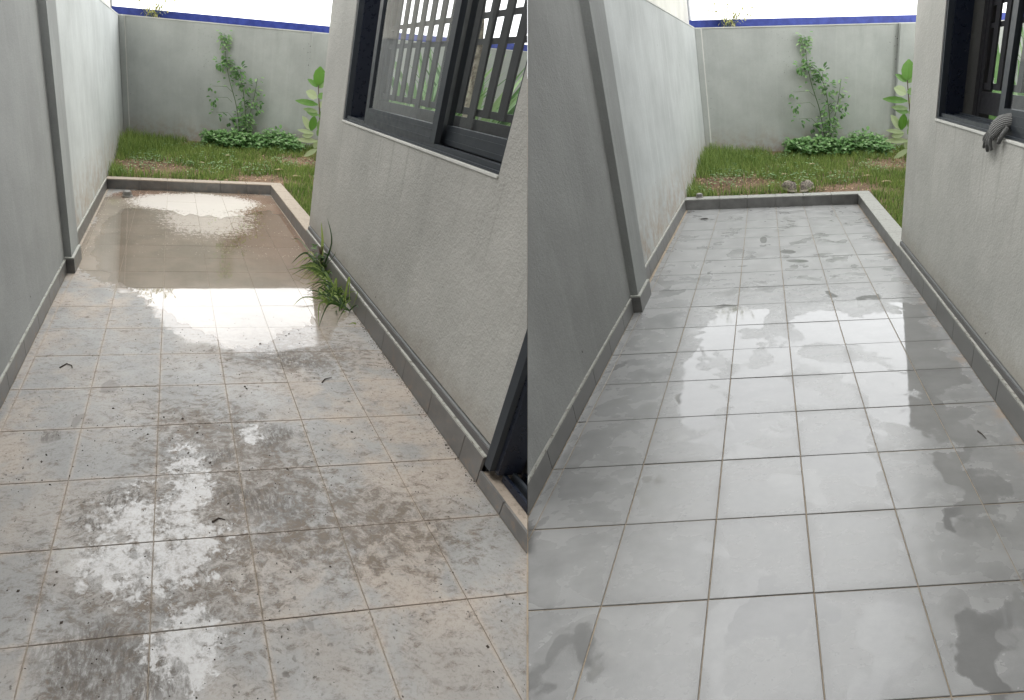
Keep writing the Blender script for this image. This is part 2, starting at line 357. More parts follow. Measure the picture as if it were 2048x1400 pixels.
MAT['steel'] = m_metal('worn_steel', (.3, .29, .27), .35)
MAT['room'] = plaster('room_plaster', (.42, .41, .39), speck=False)
MAT['reveal'] = plaster('reveal_plaster', (.16, .16, .15), speck=False)
MAT['added_soffit'] = plaster('added_soffit_paint', (.30, .30, .29), speck=False)

def m_soil():
    t = NT('red_brown_soil'); u = t.uv(); n = t.noise(u, 1.6, 6, .7); n2 = t.noise(u, 14, 5, .7)
    c = t.mix(t.step(n, .3, .7), (.10, .062, .038), (.23, .145, .09))
    c = t.mix(t.step(n2, .5, .7), c, (.33, .24, .15))
    return t.fin(c, .95, t.bump(n2, .8, .02))
MAT['soil'] = m_soil()
def m_leaf(name, a, b, rough=.5, scale=9):
    t = NT(name); p = t.pos(); n = t.noise(p, scale, 4, .6)
    at = t.n('ShaderNodeAttribute', attribute_name='tone').outputs['Fac']
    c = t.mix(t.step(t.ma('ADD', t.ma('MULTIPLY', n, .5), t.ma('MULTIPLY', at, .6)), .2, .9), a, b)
    df = t.n('ShaderNodeBsdfTranslucent'); t.l(c, df.inputs[0])
    t.setv(t.b.inputs['Base Color'], c); t.b.inputs['Roughness'].default_value = rough
    ms = t.n('ShaderNodeMixShader'); ms.inputs[0].default_value = .35
    t.l(t.b.outputs[0], ms.inputs[1]); t.l(df.outputs[0], ms.inputs[2]); t.l(ms.outputs[0], t.out.inputs['Surface'])
    return t.m
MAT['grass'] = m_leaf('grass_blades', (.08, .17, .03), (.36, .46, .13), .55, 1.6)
MAT['leaf'] = m_leaf('weed_leaves', (.06, .15, .04), (.20, .38, .12))
MAT['leaf_pale'] = m_leaf('pale_weed_leaves', (.16, .30, .12), (.33, .48, .22))
MAT['big_leaf'] = m_leaf('broad_leaves', (.13, .30, .05), (.50, .58, .33), .45)
MAT['bright_leaf'] = m_leaf('fresh_leaf', (.12, .28, .04), (.24, .42, .09), .5)
MAT['dark_leaf'] = m_leaf('strap_leaves', (.03, .07, .02), (.12, .2, .06), .5)
MAT['yellow_leaf'] = m_leaf('yellow_leaves', (.35, .38, .10), (.6, .55, .28), .5)
MAT['litter'] = m_leaf('dry_leaves', (.28, .16, .08), (.62, .48, .32), .8)
MAT['stem'] = NT('green_stem').fin((.10, .16, .06), .6)
MAT['brown_stem'] = NT('brown_stem').fin((.13, .09, .06), .8)
def m_bark():
    t = NT('mottled_bark'); n = t.noise(t.pos(), 12, 5, .7)
    return t.fin(t.mix(t.step(n, .4, .65), (.42, .38, .3), (.13, .1, .07)), .9, t.bump(n, .6, .01))
MAT['bark'] = m_bark()
def m_knit():
    t = NT('grey_knitted_yarn'); u = t.uv()
    wv = t.n('ShaderNodeTexWave'); wv.bands_direction = 'X'; t.l(t.warp(u, 10, .02), wv.inputs[0]); wv.inputs['Scale'].default_value = 15
    w2 = t.n('ShaderNodeTexWave'); w2.bands_direction = 'Y'; t.l(u, w2.inputs[0]); w2.inputs['Scale'].default_value = 16
    k = t.ma('MULTIPLY', wv.outputs['Fac'], t.ma('ADD', .45, t.ma('MULTIPLY', w2.outputs['Fac'], .55)))
    c = t.mix(t.step(k, .1, .7), (.12, .12, .12), (.34, .34, .325))
    return t.fin(c, .95, t.bump(k, .8, .006))
MAT['knit'] = m_knit()
def m_shoe():
    t = NT('worn_canvas'); n = t.noise(t.pos(), 60, 5, .7)
    return t.fin(t.mix(t.step(n, .4, .6), (.40, .35, .29), (.13, .11, .1)), .9, t.bump(n, .5, .004))
MAT['canvas'] = m_shoe()
MAT['canvas'].node_tree.nodes['Principled BSDF'].inputs['Roughness'].default_value = .95
MAT['sole'] = NT('pale_rubber').fin((.55, .5, .4), .7)
MAT['insole'] = NT('dark_lining').fin((.06, .055, .06), .9)
MAT['hole'] = NT('drain_dark').fin((.012, .011, .01), .6)
MAT['twig'] = NT('dark_twig').fin((.045, .03, .02), .8)
MAT['slab'] = plaster('bare_concrete', (.30, .29, .27), speck=False)

# ---------------------------------------------------------------- object helpers
WORLD_LOC = {}
def props(o, label=None, cat=None, group=None, kind=None):
    if label: o['label'] = label
    if cat: o['category'] = cat
    if group: o['group'] = group
    if kind: o['kind'] = kind
    return o
def empty(name, loc, label, cat, group=None):
    o = bpy.data.objects.new(name, None); o.empty_display_size = .1; col.objects.link(o); o.location = loc
    WORLD_LOC[o.name] = Vector(loc)
    return props(o, label, cat, group)

class Mesh:
    """collects faces in plan coordinates of one patio (or world ones for k=None)"""
    def __init__(s, k): s.k = k; s.v = []; s.f = []; s.uv = []; s.tone = []
    def face(s, pts, uvs=None, tone=0.0):
        b = len(s.v); s.v += [tuple(p) for p in pts]; s.f.append(tuple(range(b, b + len(pts))))
        s.uv += uvs if uvs else [(p[0], p[1]) for p in pts]; s.tone += [tone] * len(pts)
    def grid(s, fn, nu, nv, uvfn, tone=0.0):
        g = [[fn(a / nu, b / nv) for b in range(nv + 1)] for a in range(nu + 1)]
        q = [[uvfn(p) for p in r] for r in g]
        for a in range(nu):
            for b in range(nv):
                s.face([g[a][b], g[a + 1][b], g[a + 1][b + 1], g[a][b + 1]], [q[a][b], q[a + 1][b], q[a + 1][b + 1], q[a][b + 1]], tone)
    def box(s, i0, i1, j0, j1, h0, h1, step=1.5, bev=0.0):
        n = lambda d: max(1, int(math.ceil(abs(d) / step)))
        I, J, H = n(i1 - i0), n(j1 - j0), n(h1 - h0)
        L = lambda a, b, t: a + (b - a) * t
        top = lambda p: (p[0], p[1])
        side_i = lambda p: (p[1], p[2]); side_j = lambda p: (p[0], p[2])
        if bev:
            e = bev
            s.grid(lambda a, b: (L(i0 + e, i1 - e, a), L(j0 + e, j1 - e, b), h1), I, J, top)
            hb = h1 - e
            s.face([(i0, j0, hb), (i1, j0, hb), (i1 - e, j0 + e, h1), (i0 + e, j0 + e, h1)])
            s.face([(i1, j0, hb), (i1, j1, hb), (i1 - e, j1 - e, h1), (i1 - e, j0 + e, h1)])
            s.face([(i1, j1, hb), (i0, j1, hb), (i0 + e, j1 - e, h1), (i1 - e, j1 - e, h1)])
            s.face([(i0, j1, hb), (i0, j0, hb), (i0 + e, j0 + e, h1), (i0 + e, j1 - e, h1)])
            H1 = hb
        else:
            s.grid(lambda a, b: (L(i0, i1, a), L(j0, j1, b), h1), I, J, top); H1 = h1
        s.grid(lambda a, b: (L(i0, i1, a), L(j1, j0, b), h0), I, J, top)
        s.grid(lambda a, b: (L(i0, i1, a), j0, L(h0, H1, b)), I, H, side_j)
        s.grid(lambda a, b: (L(i1, i0, a), j1, L(h0, H1, b)), I, H, side_j)
        s.grid(lambda a, b: (i1, L(j0, j1, a), L(h0, H1, b)), J, H, side_i)
        s.grid(lambda a, b: (i0, L(j1, j0, a), L(h0, H1, b)), J, H, side_i)
        return s
    def tube(s, pts, r0, r1, seg=6, tone=0.0, cap=True):
        pts = [Vector(p) for p in pts]; n = len(pts); rings = []
        for a, p in enumerate(pts):
            d = (pts[min(a + 1, n - 1)] - pts[max(a - 1, 0)]).normalized()
            x = d.cross(Vector((0.31, 0.92, 0.2))); x.normalize(); y = d.cross(x)
            r = r0 + (r1 - r0) * a / (n - 1)
            rings.append([p + (x * math.cos(6.2832 * q / seg) + y * math.sin(6.2832 * q / seg)) * r for q in range(seg)])
        for a in range(n - 1):
            for q in range(seg):
                w = (q + 1) % seg
                s.face([rings[a][q], rings[a][w], rings[a + 1][w], rings[a + 1][q]], [(q / seg, a), ((q + 1) / seg, a), ((q + 1) / seg, a + 1), (q / seg, a + 1)], tone)
        if cap: s.face(rings[0][::-1], None, tone); s.face(rings[-1], None, tone)
        return s
    def leaf(s, base, d, up, ln, wd, tone=None, fold=.25, droop=.2, n=3):
        base = Vector(base); d = Vector(d).normalized(); up = Vector(up); side = d.cross(up)
        if side.length < 1e-4: side = d.cross(Vector((1, 0, 0)))
        side.normalize(); up = side.cross(d).normalized(); tone = random.random() if tone is None else tone
        prof = {3: [0, .85, .95, 0], 4: [.22, .88, 1, .8, .12], 2: [0, 1, 0]}[n]
        mid = [base + d * ln * a / n - up * droop * ln * (a / n) ** 2 for a in range(n + 1)]
        for a in range(n):
            for sg in (-1, 1):
                p = [mid[a], mid[a] + side * sg * wd / 2 * prof[a] + up * fold * wd / 2 * prof[a],
                     mid[a + 1] + side * sg * wd / 2 * prof[a + 1] + up * fold * wd / 2 * prof[a + 1], mid[a + 1]]
                q = [p[0]] + ([p[1]] if prof[a] else []) + ([p[2]] if prof[a + 1] else []) + [p[3]]
                s.face(q, None, tone)
    def build(s, name, mat, parent=None, smooth=False, clip=True, merge=True, label=None, cat=None, group=None, kind=None):
        if not s.f: return None
        V = np.array(s.v, float)
        if s.k: V = place(s.k, V)
        me = bpy.data.meshes.new(name)
        me.from_pydata(V.tolist(), [], s.f)
        uvl = me.uv_layers.new(name='UVMap')
        uvl.data.foreach_set('uv', np.array([c for f in s.f for i in f for c in s.uv[i]], dtype=np.float32))
        at = me.attributes.new('tone', 'FLOAT', 'POINT'); at.data.foreach_set('value', np.array(s.tone, dtype=np.float32))
        bm = bmesh.new(); bm.from_mesh(me)
        if merge:
            bmesh.ops.remove_doubles(bm, verts=bm.verts, dist=2e-5)
        if s.k and clip:
            # trim at the party line between the two plots
            sgn = 1 if s.k == 'L' else -1
            xs = V[:, 0] - SEAM * V[:, 1]
            if (xs * sgn).max() > -.0005:
                nrm = Vector((1, -SEAM, 0)).normalized() * sgn
                g = bmesh.ops.bisect_plane(bm, geom=bm.verts[:] + bm.edges[:] + bm.faces[:], dist=1e-6,
                                           plane_co=nrm * -.0006, plane_no=nrm, clear_outer=True)
                ed = [e for e in g['geom_cut'] if isinstance(e, bmesh.types.BMEdge)]
                if ed and merge:
                    try: bmesh.ops.holes_fill(bm, edges=ed, sides=0)
                    except Exception: pass
        if not bm.faces: bm.free(); bpy.data.meshes.remove(me); return None
        if merge: bmesh.ops.recalc_face_normals(bm, faces=bm.faces)
        xs = [v.co for v in bm.verts]
        lo = Vector((min(c.x for c in xs), min(c.y for c in xs), min(c.z for c in xs))); hi = Vector((max(c.x for c in xs), max(c.y for c in xs), max(c.z for c in xs)))
        org = Vector(((lo.x + hi.x) / 2, (lo.y + hi.y) / 2, lo.z))
        for v in bm.verts: v.co -= org
        if smooth:
            for f in bm.faces: f.smooth = True
        bm.to_mesh(me); bm.free()
        me.materials.append(mat)
        o = bpy.data.objects.new(name, me); col.objects.link(o)
        WORLD_LOC[o.name] = org
        if parent is not None:
            o.parent = parent; o.location = org - WORLD_LOC[parent.name]
        else: o.location = org
        return props(o, label, cat, group, kind)
def base_at(k, i, j, h=0.0): return Vector(place(k, [(i, j, h)])[0])

SIDE = {'L': 'left', 'R': 'right'}
STATE = {'L': 'muddy patio', 'R': 'clean patio'}
J_NEAR = -3.6
HOLE = (-.42, 14.38)

# ---------------------------------------------------------------- ground, floors, tiles
g = Mesh(None); g.box(-40, 40, -12, 60, -.6, -.12, 100)
g.build('ground', MAT['soil'], kind='structure')
for k in 'LR':
    fl = Mesh(k)
    fl.grid(lambda a, b: (-1.3 + 6.4 * a, J_NEAR + (15.76 - J_NEAR) * b, -.011), 8, 24, lambda p: (p[0], p[1]))
    if k == 'R':      # no shaft is cut below the drain mouth
        fl.f = fl.f
    bed = fl.build('patio_floor', MAT['grout_' + k], kind='structure')
    bed['label'] = ('grout bed of the muddy left patio floor' if k == 'L' else 'grout bed of the washed right patio floor')
    random.seed(5 if k == 'L' else 9)
    cols = [(-1.135, -1)] + [(c, c + 1) for c in range(0 - 1, 5)]
    cols = [(-1.135, -1.0), (-1, 0), (0, 1), (1, 2), (2, 3), (3, 4), (4, 4.93)]
    rows = [(r, r + 1) for r in range(-3, 15)] + [(15, 15.715)]
    gp = .004 if k == 'L' else .006
    for (i0, i1) in cols:
        for (j0, j1) in rows:
            dz = random.uniform(-.003, .003)
            m = Mesh(k)
            if k == 'R' and i0 == -1 and j0 == 14:
                # tile cut round the drain mouth
                ci, cj = HOLE; rr = .155; n = 24
                a0, a1, b0, b1 = i0 + gp, i1 - gp, j0 + gp, j1 - gp
                def rect(th):
                    c, s_ = math.cos(th), math.sin(th)
                    t_ = min(((a1 - ci) if c > 0 else (a0 - ci)) / c if abs(c) > 1e-6 else 9, ((b1 - cj) if s_ > 0 else (b0 - cj)) / s_ if abs(s_) > 1e-6 else 9)
                    return (ci + c * t_, cj + s_ * t_, dz)
                ang = sorted([2 * math.pi * q / n for q in range(n)] + [math.atan2(y - cj, x - ci) % (2 * math.pi) for x in (a0, a1) for y in (b0, b1)])
                for q in range(len(ang)):
                    t0, t1 = ang[q], ang[(q + 1) % len(ang)]
                    c0 = (ci + rr * math.cos(t0), cj + rr * math.sin(t0), dz); c1 = (ci + rr * math.cos(t1), cj + rr * math.sin(t1), dz)
                    m.face([c0, rect(t0), rect(t1), c1])
                    m.face([c0, c1, (c1[0], c1[1], -.02), (c0[0], c0[1], -.02)])
            else:
                m.box(i0 + gp * random.uniform(.8, 1.2), i1 - gp * random.uniform(.8, 1.2), j0 + gp * random.uniform(.8, 1.2), j1 - gp * random.uniform(.8, 1.2), -.02, dz, 9, .004)
            th = random.gauss(0, .0012); cx_, cy_ = (i0 + i1) / 2, (j0 + j1) / 2
            m.v = [(x - (y - cy_) * th, y + (x - cx_) * th, z) for x, y, z in m.v]
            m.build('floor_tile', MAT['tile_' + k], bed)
    sub = Mesh(k); sub.grid(lambda a, b: (-1.6 + 15 * a, -4.2 + 28 * b, -.2), 6, 14, lambda p: (p[0], p[1]))
# plain slab under and behind the place where one stands
g = Mesh(None); g.box(-3.2, 3.2, -3.0, 1.2, -.11, -.03, 2)
g.build('entrance_slab', MAT['slab'], kind='structure')
# joint between the two floors
g = Mesh(None)
for a in range(6):
    y0, y1 = .95 + a * .2, 1.15 + a * .2
    g.face([(SEAM * y0 - .0022, y0, .0015), (SEAM * y0 + .0022, y0, .0015), (SEAM * y1 + .0022, y1, .0015), (SEAM * y1 - .0022, y1, .0015)])
g.build('floor_joint', MAT['grout_R'], kind='structure')

# ---------------------------------------------------------------- walls, house and window of each patio
def skirt_run(k, parent, axis, fixed, a0, a1, h1, thick, cuts, mat, name='skirting_tile'):
    pts = [a0] + [c for c in cuts if a0 + .12 < c < a1 - .12] + [a1]
    for s0, s1 in zip(pts, pts[1:]):
        m = Mesh(k)
        e = .006
        if axis == 'j': m.box(min(fixed, fixed + thick), max(fixed, fixed + thick), s0 + e, s1 - e, 0.0, h1, 1.2, .003)
        else: m.box(s0 + e, s1 - e, min(fixed, fixed + thick), max(fixed, fixed + thick), 0.0, h1, 1.2, .003)
        m.build(name, mat, parent)

for k in 'LR':
    S = SIDE[k]; P = STATE[k]; sk = MAT['skirt_' + k]
    J0 = 0.5 if k == 'R' else -1.2
    # near wall on the left of the patio
    w = empty('rendered_wall', base_at(k, -1.4, 3), f'dark grey rendered wall with tiled skirting along the near left of the {P}', 'wall')
    m = Mesh(k); m.box(-1.75, -1.17, J0, 6.885, -.1, 13, .8); m.build('wall_body', MAT['near_wall'], w)
    skirt_run(k, w, 'j', -1.14, J0, 6.8, .30, -.03, [x for x in range(-3, 7)], sk)
    m = Mesh(k); m.box(-1.17, -1.138, J0, 6.8, .303, .335, 1.0); m.build('mortar_line', MAT['mortar'], w)
    # projecting pillar
    w = empty('pillar', base_at(k, -1.3, 7.4), f'tall rendered pillar with dark front between the two left walls of the {P}', 'pillar')
    m = Mesh(k); m.box(-1.75, -1.02, 6.90, 7.86, -.1, 13, .8); m.build('pillar_body', MAT['pillar'], w)
    m = Mesh(k); m.box(-1.165, -.962, 6.82, 6.895, 0, .335, 1, .003); m.build('skirting_tile', sk, w)
    m = Mesh(k); m.box(-1.015, -.962, 6.90, 7.82, 0, .335, 1, .003); m.build('skirting_tile', sk, w)
    m = Mesh(k); m.box(-1.019, -.966, 6.83, 7.82, .337, .362, 1); m.build('mortar_line', MAT['mortar'], w)
    m = Mesh(k); m.box(-1.165, -1.021, 6.83, 6.897, .337, .362, 1); m.build('mortar_line', MAT['mortar'], w)
    # garden wall
    w = empty('garden_wall', base_at(k, -1.5, 16), f'pale streaked garden wall running back to the lawn on the left of the {P}', 'wall')
    m = Mesh(k); m.box(-1.75, -1.23, 7.865, 24.58, -.1, 6.12, .8); m.build('wall_body', MAT['garden_wall'], w)
    m = Mesh(k); m.box(-1.77, -1.215, 7.865, 24.58, 6.122, 6.16, .8); m.build('coping', MAT['trim'], w)
    skirt_run(k, w, 'j', -1.19, 7.87, 15.70, .345, -.035, [x for x in range(8, 16)], sk)
    m = Mesh(k); m.box(-1.228, -1.188, 7.87, 15.70, .348, .38, 1.0); m.build('mortar_line', MAT['mortar'], w)
    # back boundary wall with corner post and a pier
    w = empty('boundary_wall', base_at(k, 4, 24.7), f'grey rendered boundary wall behind the lawn of the {P}', 'wall')
    m = Mesh(k); m.box(-1.75, 26, 24.72, 25.0, -.1, 6.12, .8); m.build('wall_body', MAT['back_wall'], w)
    m = Mesh(k); m.box(-1.22, -.98, 24.60, 24.718, -.1, 6.12, .8); m.build('corner_post', MAT['back_wall'], w)
    m = Mesh(k); m.box(-.975, -.93, 24.66, 24.718, -.1, 6.12, .8); m.build('corner_bead', MAT['trim'], w)
    m = Mesh(k); m.box(8.16, 9.3, 24.52, 24.718, -.1, 6.12, .8); m.build('pier', MAT['back_wall'], w)
    m = Mesh(k); m.box(8.12, 8.157, 24.55, 24.718, -.1, 6.14, .8); m.build('corner_bead', MAT['back_wall'], w)
    m = Mesh(k); m.box(-1.75, 26, 24.69, 25.02, 6.122, 6.165, .8); m.build('coping', MAT['trim'], w)
    # blue boards beyond it
    m = Mesh(k); m.box(-1.72, 28, 27.0, 27.2, 0, 6.62, .8)
    m.build('blue_fence', MAT['blue'], None, label=f'bright blue painted fence showing above the boundary wall of the {P}', cat='fence')
    # neighbour's building on the far left
    w = empty('neighbouring_building', base_at(k, -3, 18), f'cream neighbouring building rising above the garden wall of the {P}', 'building')
    m = Mesh(k); m.box(-6.5, -1.95, 7.9, 28.9, -.1, 17, 1.2); m.build('building_wall', MAT['cream'], w)
    m = Mesh(k); m.box(-2.2, -1.9, 28.91, 29.7, -.1, 17, 1.2); m.build('corner_trim', MAT['pipe'], w)
    # house
    house = empty('house', base_at(k, 5.5, 5), f'grey stucco house wing with a charcoal window on the right of the {P}', 'house')
    WJ0, WJ1, WH0, WH1 = .83, 7.40, 3.52, 8.3
    Jn = -.46 if k == 'L' else -1.0
    m = Mesh(k)
    m.box(5.0, 5.62, Jn, WJ0, .56, 17, .5); m.box(5.0, 5.62, WJ1, 9.40, .56, 17, .5)
    m.box(5.0, 5.62, WJ0, WJ1, .56, WH0, .5); m.box(5.0, 5.62, WJ0, WJ1, WH1, 17, .5)
    m.build('wall', MAT['house'], house, merge=True)
    m = Mesh(k); m.box(5.03, 5.62, Jn, 9.39, -.05, .555, .8); m.build('shadow_gap', MAT['gap'], house)
    skirt_run(k, house, 'j', 4.93, Jn, 9.4, .385, .035, [x for x in range(-3, 10)], sk)
    m = Mesh(k); m.box(4.934, 4.975, Jn, 9.4, .388, .415, 1.0); m.build('mortar_line', MAT['mortar'], house)
    m = Mesh(k); m.box(4.978, 5.026, Jn, 9.4, .30, .50, 1.0); m.build('plinth_band', MAT['band'], house)
    m = Mesh(k); m.box(4.99, 5.028, Jn, 9.4, .503, .525, 1.0); m.build('mortar_line', MAT['pipe'], house)
    # other walls of the room, open to the garden at the back
    m = Mesh(k)
    m.box(5.625, 6.0, 8.95, 9.40, .3, 17, .8); m.box(11.2, 12.2, 8.95, 9.40, .3, 17, .8)
    m.box(6.0, 11.2, 8.95, 9.40, 7.6, 17, .8); m.box(6.0, 11.2, 8.95, 9.40, .3, .9, .8)
    m.build('rear_wall', MAT['room'], house)
    m = Mesh(k); m.box(12.22, 12.6, Jn, 9.40, .3, 17, .8); m.build('side_wall', MAT['room'], house)
    m = Mesh(k); m.box(5.625, 12.2, Jn, 8.94, .25, .5, .8); m.build('room_floor', MAT['room'], house)
    m = Mesh(k); m.box(5.625, 12.2, Jn, 8.94, 8.9, 9.2, .8); m.build('ceiling', MAT['room'], house)
    if k == 'R' or True:
        m = Mesh(k); m.box(5.625, 12.2, Jn - .3, Jn - .02, .3, 9, .8); m.build('end_wall', MAT['room'], house)
    # plaster reveal and cement sill edge
    m = Mesh(k); m.box(5.47, 5.68, WJ1 - .04, WJ1 - .002, WH0 + .02, WH1 - .02, .8); m.build('reveal', MAT['reveal'], house)
    m = Mesh(k); m.box(4.985, 5.03, WJ0, WJ1, WH0 - .035, WH0 - .003, .5); m.build('cement_sill_edge', MAT['trim'], house)
    # window: outer frame, tracks, two sliding sashes
    win = Mesh(k)
    win.box(5.02, 5.45, WJ1 - .10, WJ1 - .003, WH0 + .003, WH1 - .003, .5)       # far jamb
    win.box(5.02, 5.45, WJ0 + .003, WJ0 + .05, WH0 + .003, WH1 - .003, .5)       # near jamb
    win.box(5.02, 5.45, WJ0 + .05, WJ1 - .10, WH1 - .12, WH1 - .003, .5)
    win.box(5.02, 5.45, WJ0 + .05, WJ1 - .10, WH0 + .003, WH0 + .035, .5)
    win = win.build('window', MAT['frame'], house)
    m = Mesh(k); m.box(5.14, 5.46, WJ1 - .135, WJ1 - .102, WH0 + .06, WH1 - .14, .5); m.build('jamb_lining', MAT['navy'], win)
    for a, (ii, hh) in enumerate([(5.06, .10), (5.17, .085), (5.30, .085), (5.40, .10)]):
        m = Mesh(k); m.box(ii, ii + .03, WJ0 + .05, WJ1 - .14, WH0 + .037, WH0 + hh, .5); m.build('track', MAT['frame'], win)
    def sash(j0, j1, i0, lab):
        i1 = i0 + .09; h0 = WH0 + .10; h1 = WH1 - .14
        m = Mesh(k)
        m.box(i0, i1, j1 - .17, j1, h0, h1, .5); m.box(i0, i1, j0, j0 + .17, h0, h1, .5)
        m.box(i0, i1, j0 + .17, j1 - .17, h0, h0 + .26, .5); m.box(i0, i1, j0 + .17, j1 - .17, h1 - .2, h1, .5)
        m.box(i0 - .006, i0, j0 + .17, j1 - .17, h0 + .05, h0 + .07, .5)
        m.box(i0 - .006, i0, j0 + .17, j1 - .17, h0 + .17, h0 + .19, .5)
        m.build('sash', MAT['frame'], win, label=lab)
        g2 = Mesh(k); g2.grid(lambda a, b: ((i0 + i1) / 2, j0 + .17 + (j1 - j0 - .34) * a, h0 + .26 + (h1 - h0 - .46) * b), 6, 8, lambda p: (p[1], p[2]))
        g2.build('glass_pane', MAT['glass'], win, smooth=True)
    if k == 'L':
        sash(2.76, 6.05, 5.05, 'outer sliding sash standing in the middle of the opening'); sash(WJ0 + .06, 3.0, 5.24, 'inner sash at the near end')
    else:
        sash(1.3, 4.60, 5.05, 'outer sliding sash pushed towards the near end'); sash(WJ0 + .06, 4.1, 5.24, 'inner sash at the near end')
    # security grille inside the window
    gr = empty('security_grille', base_at(k, 5.72, 4), f'dark vertical bar security grille behind the window of the {P}', 'grille')
    for h0, h1 in ((4.02, 4.12), (4.98, 5.06), (5.32, 5.40), (8.1, 8.2)):
        m = Mesh(k); m.box(5.738, 5.768, WJ0, WJ1 - .21, h0, h1, .5); m.build('rail', MAT['bar'], gr)
    jj = WJ1 - .24
    n_ = 0
    while jj > WJ0:
        wd = .10 if k == 'R' else .13
        if n_ == 0: wd = .22
        m = Mesh(k); m.box(5.70, 5.735, jj - .09, jj + .09, (3.5 if n_ % 5 == 0 else 4.02), 8.2, .5); m.build('bar', MAT['bar'], gr)
        jj -= .41; n_ += 1
    m = Mesh(k); m.box(5.69, 5.95, WJ1 - .2, WJ1 + .02, 3.4, 8.3, .5); m.build('post', MAT['bar'], gr)
    m = Mesh(k); m.box(5.705, 5.73, WJ0, WJ1 - .21, 3.62, 3.98, .5); m.build('kick_panel', MAT['bar'], gr)
    # kerb
    kb = empty('kerb', base_at(k, 2, 16), f'low tiled kerb with {"muddy" if k == "L" else "pale"} concrete top edging the {P} before the lawn', 'kerb')
    skirt_run(k, kb, 'i', 15.72, -1.19, 4.95, .335, .04, [0, 1, 2, 3, 4], sk, 'kerb_tile')
    skirt_run(k, kb, 'j', 4.95, 9.41, 15.72, .335, .04, [x for x in range(10, 16)], sk, 'kerb_tile')
    cm = MAT['coping_' + k]
    cj = [-1.22, 0, 1, 2, 3, 4, 5.42]
    for a, b in zip(cj, cj[1:]):
        m = Mesh(k); m.box(a + .006, b - .006, 15.715, 16.16, .338, .372, .6, .006); m.build('coping', cm, kb)
    cj = [9.41, 10.7, 12, 13.3, 14.6, 15.71]
    for a, b in zip(cj, cj[1:]):
        m = Mesh(k); m.box(4.943, 5.42, a + .006, b - .006, .338, .372, .6, .006); m.build('coping', cm, kb)
    m = Mesh(k); m.box(-1.22, 5.41, 15.765, 16.15, -.1, .335, 1.0); m.build('kerb_core', MAT['slab'], kb)
    m = Mesh(k); m.box(4.995, 5.41, 9.41, 15.76, -.1, .335, 1.0); m.build('kerb_core', MAT['slab'], kb)

# doorway at the near end of the left patio's house
df = empty('door_frame', base_at('L', 5.2, -.55), 'dark navy metal door frame at the near end of the muddy patio', 'door frame')
m = Mesh('L'); m.box(4.955, 5.03, -.60, -.475, .30, 17, .5); m.build('jamb', MAT['frame'], df)
m = Mesh('L'); m.box(5.035, 5.35, -.66, -.49, .28, 17, .5); m.build('jamb_lining', MAT['navy'], df)
m = Mesh('L'); m.box(5.10, 5.14, -3.4, -.67, .20, .30, .5); m.build('threshold_track', MAT['navy'], df)
m = Mesh('L'); m.box(5.22, 5.26, -3.4, -.67, .20, .32, .5); m.build('threshold_track', MAT['frame'], df)
m = Mesh('L'); m.box(5.36, 5.40, -3.4, -.67, .20, .30, .5); m.build('threshold_track', MAT['navy'], df)
st = empty('door_step', base_at('L', 5.3, -2), 'tiled step with cement edge below the dark door frame', 'step')
m = Mesh('L'); m.box(4.97, 6.2, -3.4, -.48, -.05, .19, .8); m.build('step_core', MAT['coping_L'], st)
skirt_run('L', st, 'j', 4.93, -3.4, -.465, .20, .035, [-3, -2, -1], MAT['skirt_L'], 'step_tile')
dw = empty('inner_wall', base_at('L', 5.9, -.75), 'short inner wall stub with dirty skirting just behind the door frame', 'wall')
m = Mesh('L'); m.box(5.42, 7.5, -.80, -.50, .60, 17, .8); m.build('wall_body', MAT['reveal'], dw)
m = Mesh('L'); m.box(5.42, 7.5, -.84, -.50, .195, .56, .8); m.build('skirting_tile', MAT['band'], dw)
m = Mesh('L'); m.box(5.42, 7.5, -.83, -.50, .565, .595, .8); m.build('mortar_line', MAT['coping_L'], dw)

# the building one stands in front of, closing the near end, and its balcony added overhead, unseen, for its shade
g = Mesh(None); g.box(-6, 6, -3.4, -3.0, -.1, 7, 2)
g.build('rear_building', MAT['near_wall'], None, label='rendered building wall closing the near end of both patios', cat='building')
g = Mesh(None); g.box(-5, 5, -2.98, 2.0, 2.75, 2.95, 2)
g.build('shade_slab', MAT['added_soffit'], None, label='balcony slab over the near end of both patios, unseen, added to shade it', cat='overhang')

# ---------------------------------------------------------------- lawn
rng = np.random.default_rng(4)
def soil_h(i, j):
    b = .30 + .045 * np.clip(j - 16, -8, 9)
    return b + .05 * np.sin(i * 1.3 + j * .7) * np.cos(j * 1.1 - i * .4)
def vnoise(x, y, seed):
    r = np.random.default_rng(seed); G = r.random((64, 64))
    xi, yi = np.floor(x).astype(int), np.floor(y).astype(int); fx, fy = x - xi, y - yi
    fx = fx * fx * (3 - 2 * fx); fy = fy * fy * (3 - 2 * fy); g_ = lambda a, b: G[a % 64, b % 64]
    return (g_(xi, yi) * (1 - fx) + g_(xi + 1, yi) * fx) * (1 - fy) + (g_(xi, yi + 1) * (1 - fx) + g_(xi + 1, yi + 1) * fx) * fy
def bare(i, j):
    e = lambda a, b, c, d: np.exp(-(((i - a) / c) ** 2 + ((j - b) / d) ** 2))
    v = 1.1 * e(.2, 18.4, 1.3, 1.1) + .9 * e(4.6, 17.0, 1.3, .7) + .9 * e(7.2, 20.3, 1.0, 1.2) + .7 * e(2.6, 24.3, 1.0, .6) + .5 * e(2.2, 18, 1.5, .8) + .6 * e(4.9, 16.4, 2.2, .35)
    return v * 1.15 + .1 + .8 * (vnoise(i * .9 + 20, j * .8 + 5, 7) - .45) + .5 * (vnoise(i * 3.1 + 2, j * 2.7 + 5, 8) - .5)
